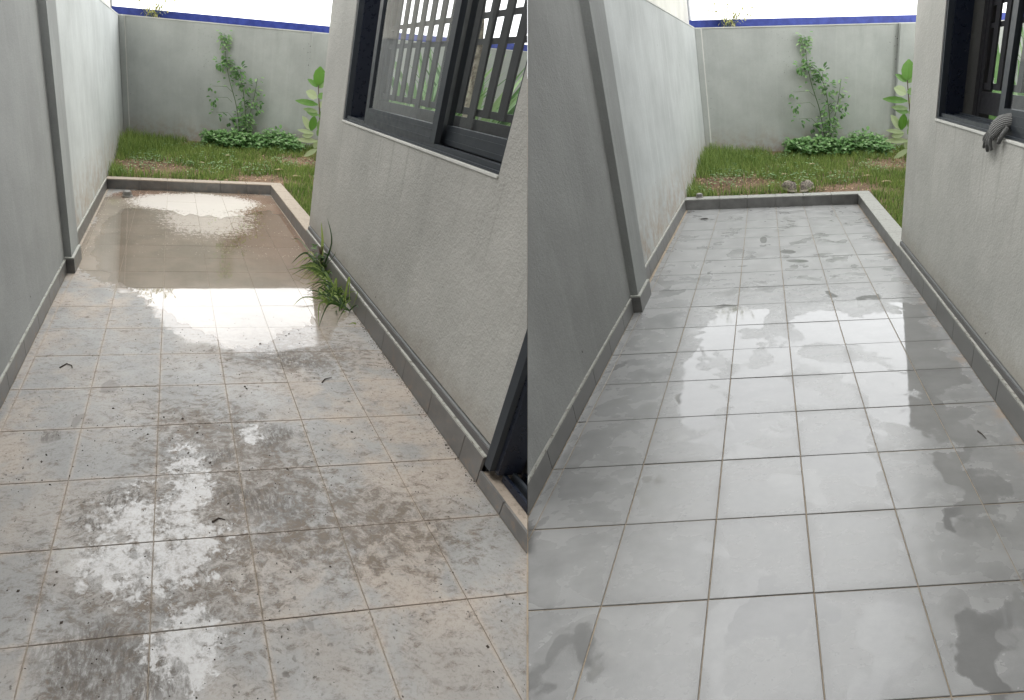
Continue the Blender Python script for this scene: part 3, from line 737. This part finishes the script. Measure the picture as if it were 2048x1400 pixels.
def blades(k, n, i0, i1, j0, j1, keep, hmin, hmax, mat, name, label, cat, tall=None, wid=.016):
    i = rng.uniform(i0, i1, n); j = rng.uniform(j0, j1, n)
    d = rng.random(n) < keep(i, j); i, j = i[d], j[d]; n = len(i)
    hgt = rng.uniform(hmin, hmax, n) * (.7 + .6 * vnoise(i * 1.3 + 3, j * 1.3 + 9, 3))
    if tall is not None: hgt *= tall(i, j)
    a = rng.uniform(0, 6.283, n); lean = rng.uniform(.05, .55, n) * hgt; la = rng.uniform(0, 6.283, n)
    w = rng.uniform(.6, 1.3, n) * wid; z = soil_h(i, j) - .02
    ox, oy = np.cos(a) * w, np.sin(a) * w; lx, ly = np.cos(la) * lean, np.sin(la) * lean
    P = np.stack([np.stack([i - ox, j - oy, z], 1), np.stack([i + ox, j + oy, z], 1),
                  np.stack([i + ox * .75 + lx * .35, j + oy * .75 + ly * .35, z + hgt * .55], 1), np.stack([i - ox * .75 + lx * .35, j - oy * .75 + ly * .35, z + hgt * .55], 1),
                  np.stack([i + lx, j + ly, z + hgt], 1)], 1).reshape(-1, 3)
    W = place(k, P)
    keepv = ((W[:, 0] - SEAM * W[:, 1]) * (1 if k == 'L' else -1) < -.002).reshape(n, 5).all(1)
    W = W.reshape(n, 5, 3)[keepv].reshape(-1, 3); n = int(keepv.sum())
    b = np.arange(n)[:, None] * 5
    loops = np.concatenate([b + [0, 1, 2, 3], b + [3, 2, 4]], 1).ravel()
    org = W.mean(0); org[2] = W[:, 2].min()
    me = bpy.data.meshes.new(name); me.vertices.add(len(W)); me.vertices.foreach_set('co', (W - org).ravel())
    me.loops.add(len(loops)); me.loops.foreach_set('vertex_index', loops)
    me.polygons.add(2 * n); st_ = np.stack([np.arange(n) * 7, np.arange(n) * 7 + 4], 1).ravel(); me.polygons.foreach_set('loop_start', st_)
    me.update(calc_edges=True)
    at = me.attributes.new('tone', 'FLOAT', 'POINT')
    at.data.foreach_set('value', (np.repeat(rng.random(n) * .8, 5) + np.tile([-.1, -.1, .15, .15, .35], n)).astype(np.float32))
    me.materials.append(mat)
    o = bpy.data.objects.new(name, me); o.location = org; col.objects.link(o)
    return props(o, label, cat, None, 'stuff')
for k in 'LR':
    P = STATE[k]
    m = Mesh(k)
    def sg(i0, i1, j0, j1):
        m.grid(lambda a, b: (i0 + (i1 - i0) * a, j0 + (j1 - j0) * b, float(soil_h(i0 + (i1 - i0) * a, j0 + (j1 - j0) * b)) - .01), max(2, int((i1 - i0) * 4)), max(2, int((j1 - j0) * 4)), lambda p: (p[0], p[1]))
    sg(-1.23, 5.415, 16.155, 24.72); sg(5.415, 26, 9.41, 24.72)
    o = m.build('soil', MAT['soil'], kind='structure', smooth=True)
    zone = lambda i, j: ((j > 16.2) | (i > 5.46))
    kp = lambda i, j: np.clip(1.15 - 1.25 * bare(i, j), .03, 1) * zone(i, j)
    tl = lambda i, j: 1 + 1.3 * np.exp(-((i + .6) / 1.4) ** 2 - ((j - 22.5) / 2.2) ** 2) + .5 * (np.abs(i + 1.1) < .35)
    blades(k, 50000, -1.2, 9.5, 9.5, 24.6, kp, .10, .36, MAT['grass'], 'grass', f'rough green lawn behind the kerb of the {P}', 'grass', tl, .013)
    blades(k, 9000, 9.5, 20, 10.5, 24.6, lambda i, j: 1.0 + 0 * i, .3, .8, MAT['grass'], 'tall_grass', f'taller grass behind the house of the {P}', 'grass', None, .02)
    m = Mesh(k); random.seed(21)
    for q in range(1500):
        i, j = random.uniform(-1.1, 9), random.uniform(16.25, 24.4)
        if random.random() > min(1, max(.04, float(bare(np.array([i]), np.array([j]))[0]) * 1.1)): continue
        a = random.uniform(0, 6.28)
        m.leaf((i, j, float(soil_h(i, j)) + random.uniform(.0, .05)), (math.cos(a), math.sin(a), random.uniform(-.1, .5)), (0, 0, 1), random.uniform(.08, .24), random.uniform(.04, .09), None, .5, .3, 2)
    for (i, j, ln) in ((7.1, 17.2, .8), (5.5, 18.1, .45), (6.1, 17.3, .4), (3.6, 20.8, .3), (7.9, 18.6, .5), (2.3, 19, .3)):
        a = random.uniform(-.3, .3)
        m.leaf((i, j, float(soil_h(i, j)) + .12), (math.cos(a), math.sin(a), .1), (0, 0, 1), ln, .16, .95, .4, .1, 4)
    m.build('leaf_litter', MAT['litter'], None, merge=False, label=f'dry leaves lying on the lawn of the {P}', cat='leaves', kind='stuff')

for k in 'LR':
    m = Mesh(k); random.seed(8)
    for q in range(420):
        i, j = random.uniform(-1, 8.6), random.uniform(16.4, 24)
        if float(vnoise(np.array([i * .8 + 7]), np.array([j * .8]), 5)[0]) < .45: continue
        for _ in range(4):
            a = random.uniform(0, 6.28); r_ = random.uniform(0, .12)
            m.leaf((i + r_ * math.cos(a), j + r_ * math.sin(a), float(soil_h(i, j)) + random.uniform(.05, .28)), (math.cos(a), math.sin(a), .2), (0, 0, 1), random.uniform(.08, .17), random.uniform(.06, .12), None, .3, .2, 3)
    m.build('lawn_weeds', MAT['leaf_pale'], None, merge=False, label=f'small round-leaved weeds growing among the lawn of the {STATE[k]}', cat='weeds', kind='stuff')

# ---------------------------------------------------------------- plants
def rv(s): return Vector((random.uniform(-1, 1), random.uniform(-1, 1), random.uniform(-1, 1))) * s
def curve(pts, n=12):
    pts = [Vector(p) for p in pts]; out = []
    for a in range(len(pts) - 1):
        p0, p1, p2, p3 = pts[max(a - 1, 0)], pts[a], pts[a + 1], pts[min(a + 2, len(pts) - 1)]
        for q in range(n):
            t = q / n
            out.append(.5 * ((2 * p1) + (p2 - p0) * t + (2 * p0 - 5 * p1 + 4 * p2 - p3) * t * t + (3 * p1 - p0 - 3 * p2 + p3) * t ** 3))
    return out + [pts[-1]]
for k in 'LR':
    P = STATE[k]; random.seed(33)
    # climbing weed
    w = empty('climbing_weed', base_at(k, 4.7, 24.4, .7), f'tall thin weed climbing the boundary wall behind the {P}', 'weed')
    stems = [[(4.75, 24.35, .7), (4.65, 24.4, 1.4), (4.42, 24.45, 2.6), (4.05, 24.5, 3.7), (3.85, 24.55, 4.6), (3.72, 24.6, 5.75)],
             [(4.85, 24.3, .7), (5.05, 24.35, 1.8), (5.3, 24.4, 2.9), (5.45, 24.45, 3.9)],
             [(4.75, 24.3, .7), (4.9, 24.3, 2.0), (4.75, 24.35, 3.2), (4.45, 24.4, 4.1), (4.2, 24.45, 4.35)]]
    lf = Mesh(k); lp = Mesh(k)
    for n_, sp in enumerate(stems):
        c = curve(sp, 10); mm = Mesh(k); mm.tube(c, .03, .012, 5); mm.build('stem', MAT['stem'], w, smooth=True)
        for q, p in enumerate(c):
            hgt = p.z; f = q / len(c)
            cnt = (6 if n_ == 2 else 4) if hgt < 2.2 else (random.choice([0, 1, 2, 3]) if n_ != 2 else 2)
            if n_ == 0 and 2.2 < hgt < 3.5: cnt = random.choice([0, 0, 1])
            if n_ == 0 and (4.4 < hgt < 4.75 or 5.2 < hgt < 5.7): cnt = 8
            for _ in range(cnt):
                d = rv(1); d.y = -abs(d.y) * .6
                b = p + Vector((d.x, d.y * .5, d.z * .7)) * random.uniform(.05, .42 if hgt < 2.2 else .30)
                tgt = lp if (f > .85 or (n_ == 1 and random.random() < .6) or random.random() < .4) else lf
                tgt.leaf(b, (d.x, d.y - .2, random.uniform(-.6, .5)), (0, -.5, 1), random.uniform(.14, .30) * (1 if hgt < 4 else .8), random.uniform(.08, .17), None, .3, .3, 3)
    for cx, cz, nn in ((3.55, 4.45, 16), (3.3, 2.9, 7), (3.2, 3.4, 4), (3.4, 2.2, 8), (4.5, 4.2, 18), (4.8, 3.6, 14), (5.5, 2.5, 12), (4.1, 1.9, 14), (5.6, 2.9, 6), (4.75, 2.6, 16)):
        mm = Mesh(k); mm.tube([(4.6 + (cx - 4.6) * .3, 24.4, cz - .2), ((4.6 + cx) / 2, 24.35, cz + .02), (cx, 24.35, cz)], .012, .008, 4); mm.build('twig', MAT['stem'], w)
        for _ in range(nn):
            d = rv(1); lf.leaf(Vector((cx, 24.35, cz)) + d * .22, (d.x, -.3, d.z), (0, -.6, 1), random.uniform(.14, .28), random.uniform(.09, .16), None, .3, .3, 3)
    lf.build('foliage', MAT['leaf'], w, merge=False); lp.build('pale_foliage', MAT['leaf_pale'], w, merge=False)
    # low clover-like bush
    w = empty('low_bush', base_at(k, 5, 24, .7), f'low leafy green bush at the foot of the boundary wall of the {P}', 'bush')
    lf = Mesh(k); lp = Mesh(k)
    for q in range(1900):
        i = random.uniform(2.7, 7.7); t_ = (i - 2.7) / 5
        top = .62 + .35 * math.sin(t_ * 9 + .5) * .3 + .35 * math.exp(-((i - 6.3) / .9) ** 2) + .25 * math.exp(-((i - 4.6) / .7) ** 2)
        j = random.uniform(22.7 if i > 3.3 else 23.2, 24.5); fr = 1 - abs(j - 23.7) / 1.3
        top *= max(.25, fr) ** .5 * random.uniform(.82, 1.1)
        hh = random.random() ** .5 * top
        d = rv(1)
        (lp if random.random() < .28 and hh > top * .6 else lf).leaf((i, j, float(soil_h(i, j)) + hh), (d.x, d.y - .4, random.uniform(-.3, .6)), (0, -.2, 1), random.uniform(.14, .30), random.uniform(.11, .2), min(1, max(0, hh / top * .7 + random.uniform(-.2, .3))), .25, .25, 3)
    for q in range(26):
        i, j = random.uniform(2.9, 7.6), random.uniform(23.2, 24.2); z = float(soil_h(i, j))
        mm = Mesh(k); mm.tube([(i, j, z), (i + random.uniform(-.1, .1), j, z + .3), (i + random.uniform(-.2, .2), j - .1, z + .6)], .012, .007, 4); mm.build('stem', MAT['stem'], w)
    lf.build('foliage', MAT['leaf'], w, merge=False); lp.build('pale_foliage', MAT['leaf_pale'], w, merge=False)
    # broad-leaved shrub half hidden by the house corner
    w = empty('broad_leaved_shrub', base_at(k, 8, 21, .6), f'young shrub with broad oval leaves beside the house corner of the {P}', 'shrub')
    mm = Mesh(k); cs = curve([(8.25, 21, .5), (8.1, 21, 1.4), (8.0, 21, 2.4), (7.85, 21, 3.3), (7.75, 21, 4.0)], 8); mm.tube(cs, .035, .02, 6); mm.build('stem', MAT['brown_stem'], w, smooth=True)
    # i, h of the leaf base, direction, length, width, tone (1 = pale underside)
    for (bi, bh, di, dh, ln, wd, tn, br) in (
        (7.75, 3.85, .02, 1, .78, .52, .1, 1), (7.75, 3.8, -1, .55, .62, .20, .1, 0), (7.78, 3.75, .8, .75, .5, .2, .4, 0),
        (7.75, 3.35, -1, .42, .62, .34, 1., 0), (7.78, 3.4, 1, .12, .4, .26, .2, 0), (7.82, 3.05, -1, .12, 1.05, .24, .1, 0),
        (7.85, 3.0, 1, .35, .4, .24, 1., 0), (7.86, 2.75, -1, .12, .7, .18, .5, 0), (7.88, 2.6, -.9, .3, .6, .26, .15, 0), (7.9, 2.6, 1, .1, .4, .3, .3, 0),
        (7.6, 1.95, -.75, .95, .75, .28, .95, 0), (7.65, 1.9, .1, 1, .68, .34, .1, 1), (7.95, 2.0, .3, .8, .55, .3, .4, 0),
        (7.75, 1.8, -1, .18, .85, .16, .9, 0), (7.75, 1.75, -1, -.12, .55, .24, 1., 0), (7.95, 1.7, .4, .6, .5, .3, .4, 0),
        (7.95, 1.45, -1, .05, .98, .20, 1., 0), (8.0, 1.5, -.3, -.9, .4, .24, 1., 0), (8.0, 1.1, -.9, -.45, .75, .2, .9, 0)):
        m = Mesh(k)
        dy = random.uniform(-.35, .1)
        m.leaf((bi, 21 + random.uniform(-.05, .05), bh), (di, dy, dh), (.15, -1, .35), ln, wd * 1.2, tn, .12, .05, 4)
        m.build('leaf', MAT['bright_leaf'] if br else MAT['big_leaf'], w, merge=False)
    # sapling whose top shows over the blue fence
    w = empty('sapling', base_at(k, .3, 26.6, 0), f'yellowish sapling top rising behind the blue fence of the {P}', 'tree')
    lf = Mesh(k)
    for q in range(7):
        a = (q - 3) * .36
        c = curve([(.25, 26.6, 5.9 if q else 0), (.25 + a * .35, 26.6, 6.5), (.25 + a * 1.0, 26.6, 7.0 + random.uniform(-.1, .25) - abs(a) * .25)], 5)
        mm = Mesh(k); mm.tube(c, .018, .008, 4); mm.build('branch', MAT['stem'], w)
        for p in c[4:]:
            for _ in range(5):
                d = rv(1); lf.leaf(p + d * .07, d, (0, 0, 1), random.uniform(.14, .26), .08, None, .2, .2, 2)
    lf.build('foliage', MAT['yellow_leaf'], w, merge=False)
    # greenery behind the house seen through the window
    tr = empty('garden_tree', base_at(k, 11.3, 15, .6), f'slim mottled tree behind the house of the {P}', 'tree')
    mm = Mesh(k); mm.tube(curve([(11.6, 14, .4), (11.55, 14, 3), (11.45, 14, 5.3), (11.2, 14, 7), (11.1, 14, 10)], 6), .17, .12, 8); mm.build('trunk', MAT['bark'], tr, smooth=True)
    lf = Mesh(k)
    for q in range(900):
        d = rv(1)
        if d.length > 1: continue
        p = Vector((11.3, 14, 10.2)) + Vector((d.x * 2.2, d.y * 2.2, d.z * 2.0)); lf.leaf(p, rv(1), (0, 0, 1), .5, .25, None, .2, .2, 3)
    lf.build('crown', MAT['leaf'], tr, merge=False)
    for n_, (ci, cj, hh, ww, tn) in enumerate(((9.4, 14.5, 4.6, 1.0, .8), (11.2, 16.5, 5.2, 1.1, .5), (12.8, 16.0, 4.9, 1.4, .9), (13.9, 17.5, 5.4, 1.5, .6), (14.0, 22.0, 5.6, 1.3, .9))):
        w = empty('arching_plant', base_at(k, ci, cj, .5), ['narrow clump of arching leaves nearest the rear opening', 'tall arching plant in the middle behind the house', 'largest clump of arching leaves by the tree',
                  'far right clump of arching leaves', 'pale low clump of arching leaves by the back wall'][n_] + f' of the {P}', 'plant')
        lf = Mesh(k)
        for q in range(46):
            a = random.uniform(0, 6.28); el = random.uniform(2.0, 5.0)
            lf.leaf((ci + random.uniform(-.2, .2), cj + random.uniform(-.2, .2), .5), (math.cos(a), math.sin(a), el), (0, 0, 1), hh * random.uniform(.5, 1.1), .3, None, .3, .28, 4)
        lf.build('leaf_clump', MAT['leaf_pale'] if tn > .7 else MAT['leaf'], w, merge=False)

# ---------------------------------------------------------------- small things, muddy patio
k = 'L'; random.seed(77)
# standing water
m = Mesh(k); out = []
rim_pts = [(2.4, 3.05), (1.95, 3.6), (1.35, 4.3), (.75, 5.1), (.15, 5.9), (-.35, 6.9), (-.75, 8.1), (-.8, 9.8), (-.85, 11.4), (-.45, 12.6), (.6, 12.9), (1.6, 12.3), (2.6, 12.0), (3.6, 12.5), (4.5, 13.2), (4.86, 12.4), (4.9, 10), (4.9, 7.4), (4.74, 5.4), (4.3, 4.6), (3.75, 4.1), (3.25, 3.55), (2.85, 3.35)]
for (x0, y0), (x1, y1) in zip(rim_pts, rim_pts[1:] + rim_pts[:1]):
    for q in range(12):
        t = q / 12; x, y = x0 + (x1 - x0) * t, y0 + (y1 - y0) * t
        nz = mnoise.noise(Vector((x * 2.2, y * 1.6, 3))) * .22 + mnoise.noise(Vector((x * 7, y * 5, 1))) * .12 + mnoise.noise(Vector((x * 19, y * 16, 1))) * .05
        c = Vector((x - 2.2, (y - 8) * .6)).normalized()
        out.append((min(x + c.x * nz, 4.92), y + c.y * nz * 1.5))
NP = len(out)
for q in range(NP):
    a, b = out[q], out[(q + 1) % NP]; c0 = (2.2, 8.0)
    pr = lambda p, t: (c0[0] + (p[0] - c0[0]) * t, c0[1] + (p[1] - c0[1]) * t, .0085 if t < .999 else .004)
    prev = 0
    for t in (.25, .5, .75, .97, 1.0):
        if prev == 0: m.face([pr(a, 0), pr(a, t), pr(b, t)])
        else: m.face([pr(a, prev), pr(a, t), pr(b, t), pr(b, prev)])
        prev = t
m.build('puddle', MAT['water'], None, label='shallow puddle mirroring the sky on the muddy tiles', cat='puddle', kind='stuff')
# domed drain cover (muddy patio) and the same kind lifted out (clean patio)
def strainer(k, ci, cj, h, sc, label):
    w = empty('drain_cover', base_at(k, ci, cj, h), label, 'drain cover', 'domed slotted drain covers')
    m = Mesh(k); r = .155 * sc; n = 22; hb = h + .045 * sc
    rim = [(ci + r * math.cos(6.2832 * a / n), cj + r * math.sin(6.2832 * a / n)) for a in range(n)]
    rim2 = [(ci + r * .8 * math.cos(6.2832 * a / n), cj + r * .8 * math.sin(6.2832 * a / n)) for a in range(n)]
    for a in range(n):
        b = (a + 1) % n
        m.face([(*rim[a], h), (*rim[b], h), (*rim[b], hb), (*rim[a], hb)]); m.face([(*rim[a], hb), (*rim[b], hb), (*rim2[b], hb), (*rim2[a], hb)])
    m.build('rim', MAT['steel'], w)
    top = h + .17 * sc
    for a in range(n // 1):
        th = 6.2832 * a / n; c_, s_ = math.cos(th), math.sin(th)
        mm = Mesh(k); mm.tube([(ci + r * .82 * c_, cj + r * .82 * s_, hb), (ci + r * .80 * c_, cj + r * .80 * s_, top - .02), (ci + r * .55 * c_, cj + r * .55 * s_, top)], .011 * sc, .009 * sc, 4); mm.build('rib', MAT['steel'], w)
    m = Mesh(k)
    for a in range(n):
        b = (a + 1) % n
        q0 = (ci + (rim[a][0] - ci) * .62, cj + (rim[a][1] - cj) * .62, top); q1 = (ci + (rim[b][0] - ci) * .62, cj + (rim[b][1] - cj) * .62, top)
        m.face([q0, q1, (ci, cj, top + .015)])
    m.build('cap', MAT['steel'], w)
    m = Mesh(k)
    for a in range(n):
        b = (a + 1) % n
        m.face([(ci + (rim[a][0] - ci) * .7, cj + (rim[a][1] - cj) * .7, h), (ci + (rim[b][0] - ci) * .7, cj + (rim[b][1] - cj) * .7, h), (ci + (rim[b][0] - ci) * .68, cj + (rim[b][1] - cj) * .68, top - .02), (ci + (rim[a][0] - ci) * .68, cj + (rim[a][1] - cj) * .68, top - .02)])
    m.build('inner_cup', MAT['hole'], w)
strainer('L', -.38, 14.55, .006, 1.15, 'domed slotted drain cover standing in muddy water near the kerb corner')
strainer('R', -.70, 16.0, .374, .85, 'small metal drain cover lifted out and set on the kerb of the clean patio')
# open drain mouth of the clean patio: flat disc, its dark depth painted on
m = Mesh('R'); n = 24; ci, cj = HOLE
for a in range(n):
    t0, t1 = 6.2832 * a / n, 6.2832 * (a + 1) / n; r = .14
    m.face([(ci + r * math.cos(t0), cj + r * math.sin(t0), -.0085), (ci + r * math.cos(t1), cj + r * math.sin(t1), -.0085), (ci, cj, -.009)])
dr = m.build('drain_dark_disc', MAT['hole'], None, label='flat dark disc standing for the open round drain hole in the far left tile of the clean patio', cat='drain')
m = Mesh('R')
for a in range(n):
    t0, t1 = 6.2832 * a / n, 6.2832 * (a + 1) / n
    m.face([(ci + .13 * math.cos(t0), cj + .13 * math.sin(t0), .006), (ci + .13 * math.cos(t1), cj + .13 * math.sin(t1), .006), (ci + .155 * math.cos(t1), cj + .155 * math.sin(t1), .006), (ci + .155 * math.cos(t0), cj + .155 * math.sin(t0), .006)])
m.build('drain_rim', MAT['steel'], dr)

# weeds along the foot of the house
w = empty('weed_clump', base_at(k, 4.8, 6, 0), 'straggling clump of grassy weeds along the house skirting of the muddy patio', 'weed')
dark = Mesh(k); lf = Mesh(k)
def strap(tgt, p0, p1, p2, wd, tone=None):
    c = curve([p0, p1, p2], 6); tone = random.random() if tone is None else tone
    for a in range(len(c) - 1):
        d = (c[a + 1] - c[a]).normalized(); s_ = d.cross(Vector((.2, -1, .3))); s_.normalize()
        w0 = wd * (1 - (a / (len(c) - 1)) ** 2) * .5; w1 = wd * (1 - ((a + 1) / (len(c) - 1)) ** 2) * .5
        tgt.face([c[a] - s_ * w0, c[a] + s_ * w0, c[a + 1] + s_ * (w1 + .001), c[a + 1] - s_ * (w1 + .001)], None, tone)
for q in range(170):
    j = random.choice([random.gauss(5.4, .5), random.uniform(4.6, 7.3), random.gauss(7.1, .25)])
    i = 4.88 - abs(random.gauss(0, .13)) * (1.4 if j < 6.2 else .8)
    a = random.uniform(0, 6.28); ln = random.uniform(.15, .45)
    d = Vector((math.cos(a) * ln - .08, math.sin(a) * ln, 0))
    p = Vector((i, j, .01)); strap(dark if random.random() < .35 else lf, p, p + d * .5 + Vector((0, 0, ln * random.uniform(.15, .6))), p + d + Vector((0, 0, ln * random.uniform(.02, .35))), random.uniform(.02, .045))
for q in range(34):
    j = random.uniform(4.5, 7.4); p = Vector((4.85, j, .01)); a = random.uniform(2.2, 4.3); ln = random.uniform(.4, .95)
    d = Vector((math.cos(a) * ln, math.sin(a) * ln * 1.2, 0)); strap(dark if q % 2 else lf, p, p + d * .5 + Vector((0, 0, random.uniform(.1, .35))), p + d + Vector((0, 0, .02)), random.uniform(.018, .035))
# long individual blades
for a in (((4.85, 7.2, 0), (4.85, 7.35, .7), (4.80, 7.5, 1.15), .09, .9), ((4.84, 7.1, 0), (4.95, 6.9, .8), (4.85, 7.2, 1.35), .05, .1),
          ((4.84, 7.2, 0), (4.9, 6.6, .5), (4.93, 6.4, .75), .04, .1), ((4.8, 7.2, .02), (4.5, 7.5, .35), (4.1, 7.3, .12), .06, .4), ((4.8, 7.3, .1), (4.5, 8.2, .45), (4.35, 8.6, .35), .03, .4),
          ((4.75, 4.9, .03), (4.3, 4.5, .25), (3.95, 3.85, .01), .05, .3), ((4.75, 4.9, .03), (4.2, 4.7, .2), (4.0, 4.0, .01), .04, .5), ((4.75, 5, .03), (4.3, 5.3, .3), (4.3, 4.7, .02), .03, .2),
          ((4.7, 5.3, 0), (4.62, 5.2, .55), (4.45, 4.9, .1), .05, .7), ((4.8, 5.0, 0), (4.8, 4.9, .7), (4.82, 4.7, .1), .05, .8), ((4.7, 5.2, .1), (4.9, 4.6, .5), (4.8, 4.5, .15), .03, .6),
          ((4.6, 5.2, .01), (4.0, 5.2, .12), (3.7, 5.0, .01), .03, .5)):
    strap(lf if a[4] > .45 else dark, a[0], a[1], a[2], a[3], a[4])
for q in range(26):
    p = Vector((4.78, 7.15, .35)) + Vector((random.uniform(-.22, .16), random.uniform(-.25, .25), random.uniform(-.3, .3))); d = rv(1)
    dark.leaf(p, d, (0, -.4, 1), random.uniform(.12, .22), .09, None, .2, .2, 3)
for q in range(5):
    mm = Mesh(k); mm.tube([(4.84, 7.15 + q * .03, 0), (4.82, 7.15 + q * .02, .3), (4.78 + q * .03 - .06, 7.2, .62)], .012, .008, 4); mm.build('stem', MAT['brown_stem'], w)
dark.build('dark_leaves', MAT['dark_leaf'], w, merge=False); lf.build('grass_leaves', MAT['grass'], w, merge=False)
# crumbs of soil, bits of bark along the skirting and over the floor
m = Mesh(k); random.seed(5); cc_ = (0, 0)
for q in range(1300):
    if q < 330: i, j = 4.92 - abs(random.gauss(0, .05)), random.uniform(-.6, 4.4)
    else:
        if q % 9 == 0: cc_ = (random.uniform(-1, 4.6), random.uniform(-2.8, 4.5))
        i, j = max(-1.1, min(4.85, cc_[0] + random.gauss(0, .3))), cc_[1] + random.gauss(0, .45)
    s_ = random.uniform(.003, .012) * (2.2 if random.random() < .05 else 1); a = random.uniform(0, 6.28)
    x, y = math.cos(a) * s_, math.sin(a) * s_; el = random.uniform(.3, 1)
    b = [(i + x, j + y, .001), (i - y * el, j + x * el, .001), (i - x, j - y, .001), (i + y * el, j - x * el, .001)]; t_ = (i, j, .004 + s_ * .7)
    for c in range(4): m.face([b[c], b[(c + 1) % 4], t_], None, random.random())
m.build('soil_crumbs', MAT['twig'], None, merge=False, label='crumbs of dark soil scattered over the muddy tiles and skirting foot', cat='soil', kind='stuff')
for n_, (pts, lab) in enumerate((([(3.55, 1.95), (3.62, 2.05), (3.75, 2.1)], 'short dark twig near the right skirting of the muddy patio'),
        ([(-.55, 2.6), (-.47, 2.72), (-.38, 2.66), (-.36, 2.58)], 'small curled dark twig on the left tiles of the muddy patio'),
        ([(1.62, -.80), (1.69, -.75), (1.76, -.78)], 'thin bent twig in the wet patch of the muddy patio'))):
    m = Mesh(k); m.tube([(a, b, .012) for a, b in pts], .012, .005, 5); m.build('twig', MAT['twig'], None, label=lab, cat='twig')
m = Mesh('R'); m.tube([(4.42, 2.32, .01), (4.45, 2.22, .02), (4.47, 2.14, .01)], .009, .004, 5)
m.build('twig', MAT['twig'], None, label='single small twig on the right tiles of the clean patio', cat='twig')

# ---------------------------------------------------------------- small things, clean patio
k = 'R'
# knitted work glove draped over the window sill
gl = empty('work_glove', base_at(k, 4.95, 4.4, 3.2), 'grey knitted work glove hanging over the charcoal window sill of the clean patio', 'glove')
def chain(pts, radii, name, flat=1.0, seg=10):
    m = Mesh(k); c = curve(pts, 5); n = len(c); rings = []
    for a, p in enumerate(c):
        t_ = a / (n - 1) * (len(radii) - 1); q = min(int(t_), len(radii) - 2); r = radii[q] + (radii[q + 1] - radii[q]) * (t_ - q)
        d = (c[min(a + 1, n - 1)] - c[max(a - 1, 0)]).normalized()
        x = Vector((1, 0, 0)); x = (x - d * x.dot(d)).normalized(); y = d.cross(x)
        rings.append([p + x * math.cos(6.2832 * b / seg) * r * flat + y * math.sin(6.2832 * b / seg) * r * (1 + .06 * math.sin(b * 3 + a)) for b in range(seg)])
    for a in range(n - 1):
        for b in range(seg):
            e = (b + 1) % seg
            m.face([rings[a][b], rings[a][e], rings[a + 1][e], rings[a + 1][b]], [(b * .05, a * .06), ((b + 1) * .05, a * .06), ((b + 1) * .05, a * .06 + .06), (b * .05, a * .06 + .06)])
    m.face(rings[0][::-1]); m.face(rings[-1])
    return m.build(name, MAT['knit'], gl, smooth=True)
chain([(5.28, 3.95, 3.72), (5.12, 4.08, 3.76), (5.0, 4.25, 3.72), (4.94, 4.38, 3.62), (4.93, 4.46, 3.54)], [.07, .08, .11, .14, .11], 'palm_and_cuff', .38)
for (e, r) in (((4.94, 4.74, 3.44), .036), ((4.925, 4.66, 3.35), .038), ((4.93, 4.52, 3.31), .038), ((4.925, 4.36, 3.34), .036)):
    chain([(4.935, 4.42 + (e[1] - 4.42) * .3, 3.60), (4.90, (4.44 + e[1]) / 2, (3.55 + e[2]) / 2), e], [r * .9, r, r * .75], 'finger', .8)
chain([(5.02, 4.12, 3.66), (4.95, 4.14, 3.55), (4.935, 4.19, 3.46)], [.05, .042, .035], 'thumb', .8)
# pair of old shoes behind the kerb
for n_, (ci, rot, lab) in enumerate(((2.52, -.45, 'left of two worn grey canvas shoes on the grass behind the kerb'), (3.20, .45, 'right of two worn grey canvas shoes on the grass behind the kerb'))):
    sh = empty('shoe', base_at(k, ci, 16.6, .4), lab, 'shoe', 'pair of worn shoes')
    cr_, sr = math.cos(rot), math.sin(rot)
    # cross sections from heel (near the kerb) to toe: along, half width, height
    prof = [(-.42, .10, .20), (-.36, .15, .30), (-.20, .16, .31), (-.02, .15, .27), (.16, .18, .23), (.32, .17, .17), (.42, .10, .12)]
    m = Mesh(k); so = Mesh(k); ins = Mesh(k); rr = []; ss = []
    z0 = .40
    T = lambda a, b, z: (ci + b * cr_ + a * sr, 16.62 - b * sr * .5 + a * cr_, z0 + z)
    for (a, wd, hh) in prof:
        rr.append([T(a, wd * .8 * x, .05 + hh * z) for x, z in ((-1, 0), (-1.02, .4), (-.75, .85), (-.3, 1), (.3, 1), (.75, .85), (1.02, .4), (1, 0))])
        ss.append([T(a * 1.04, wd * x * .9, z) for x, z in ((-1, 0), (-1, .06), (1, .06), (1, 0))])
    for a in range(len(prof) - 1):
        for b in range(7):
            if a in (1, 2) and b == 3: continue
            m.face([rr[a][b], rr[a][b + 1], rr[a + 1][b + 1], rr[a + 1][b]])
        for b in range(4): so.face([ss[a][b], ss[a][(b + 1) % 4], ss[a + 1][(b + 1) % 4], ss[a + 1][b]])
    m.face(rr[0]); m.face(rr[-1][::-1]); so.face(ss[0]); so.face(ss[-1][::-1])
    m.build('upper', MAT['canvas'], sh, smooth=True); so.build('sole', MAT['sole'], sh)
    ins.face([T(-.35, -.08, .22), T(-.35, .08, .22), T(-.02, .08, .22), T(-.02, -.08, .22)]); ins.build('lining', MAT['insole'], sh)
    for q in range(3):
        a = .04 + q * .07; mm = Mesh(k); mm.tube([T(a, -.09, .30 - q * .02), T(a + .02, 0, .335 - q * .025), T(a, .09, .30 - q * .02)], .012, .012, 4); mm.build('lace', MAT['sole'], sh)

scene.render.engine = 'CYCLES'
scene.cycles.max_bounces = 6; scene.cycles.transparent_max_bounces = 16
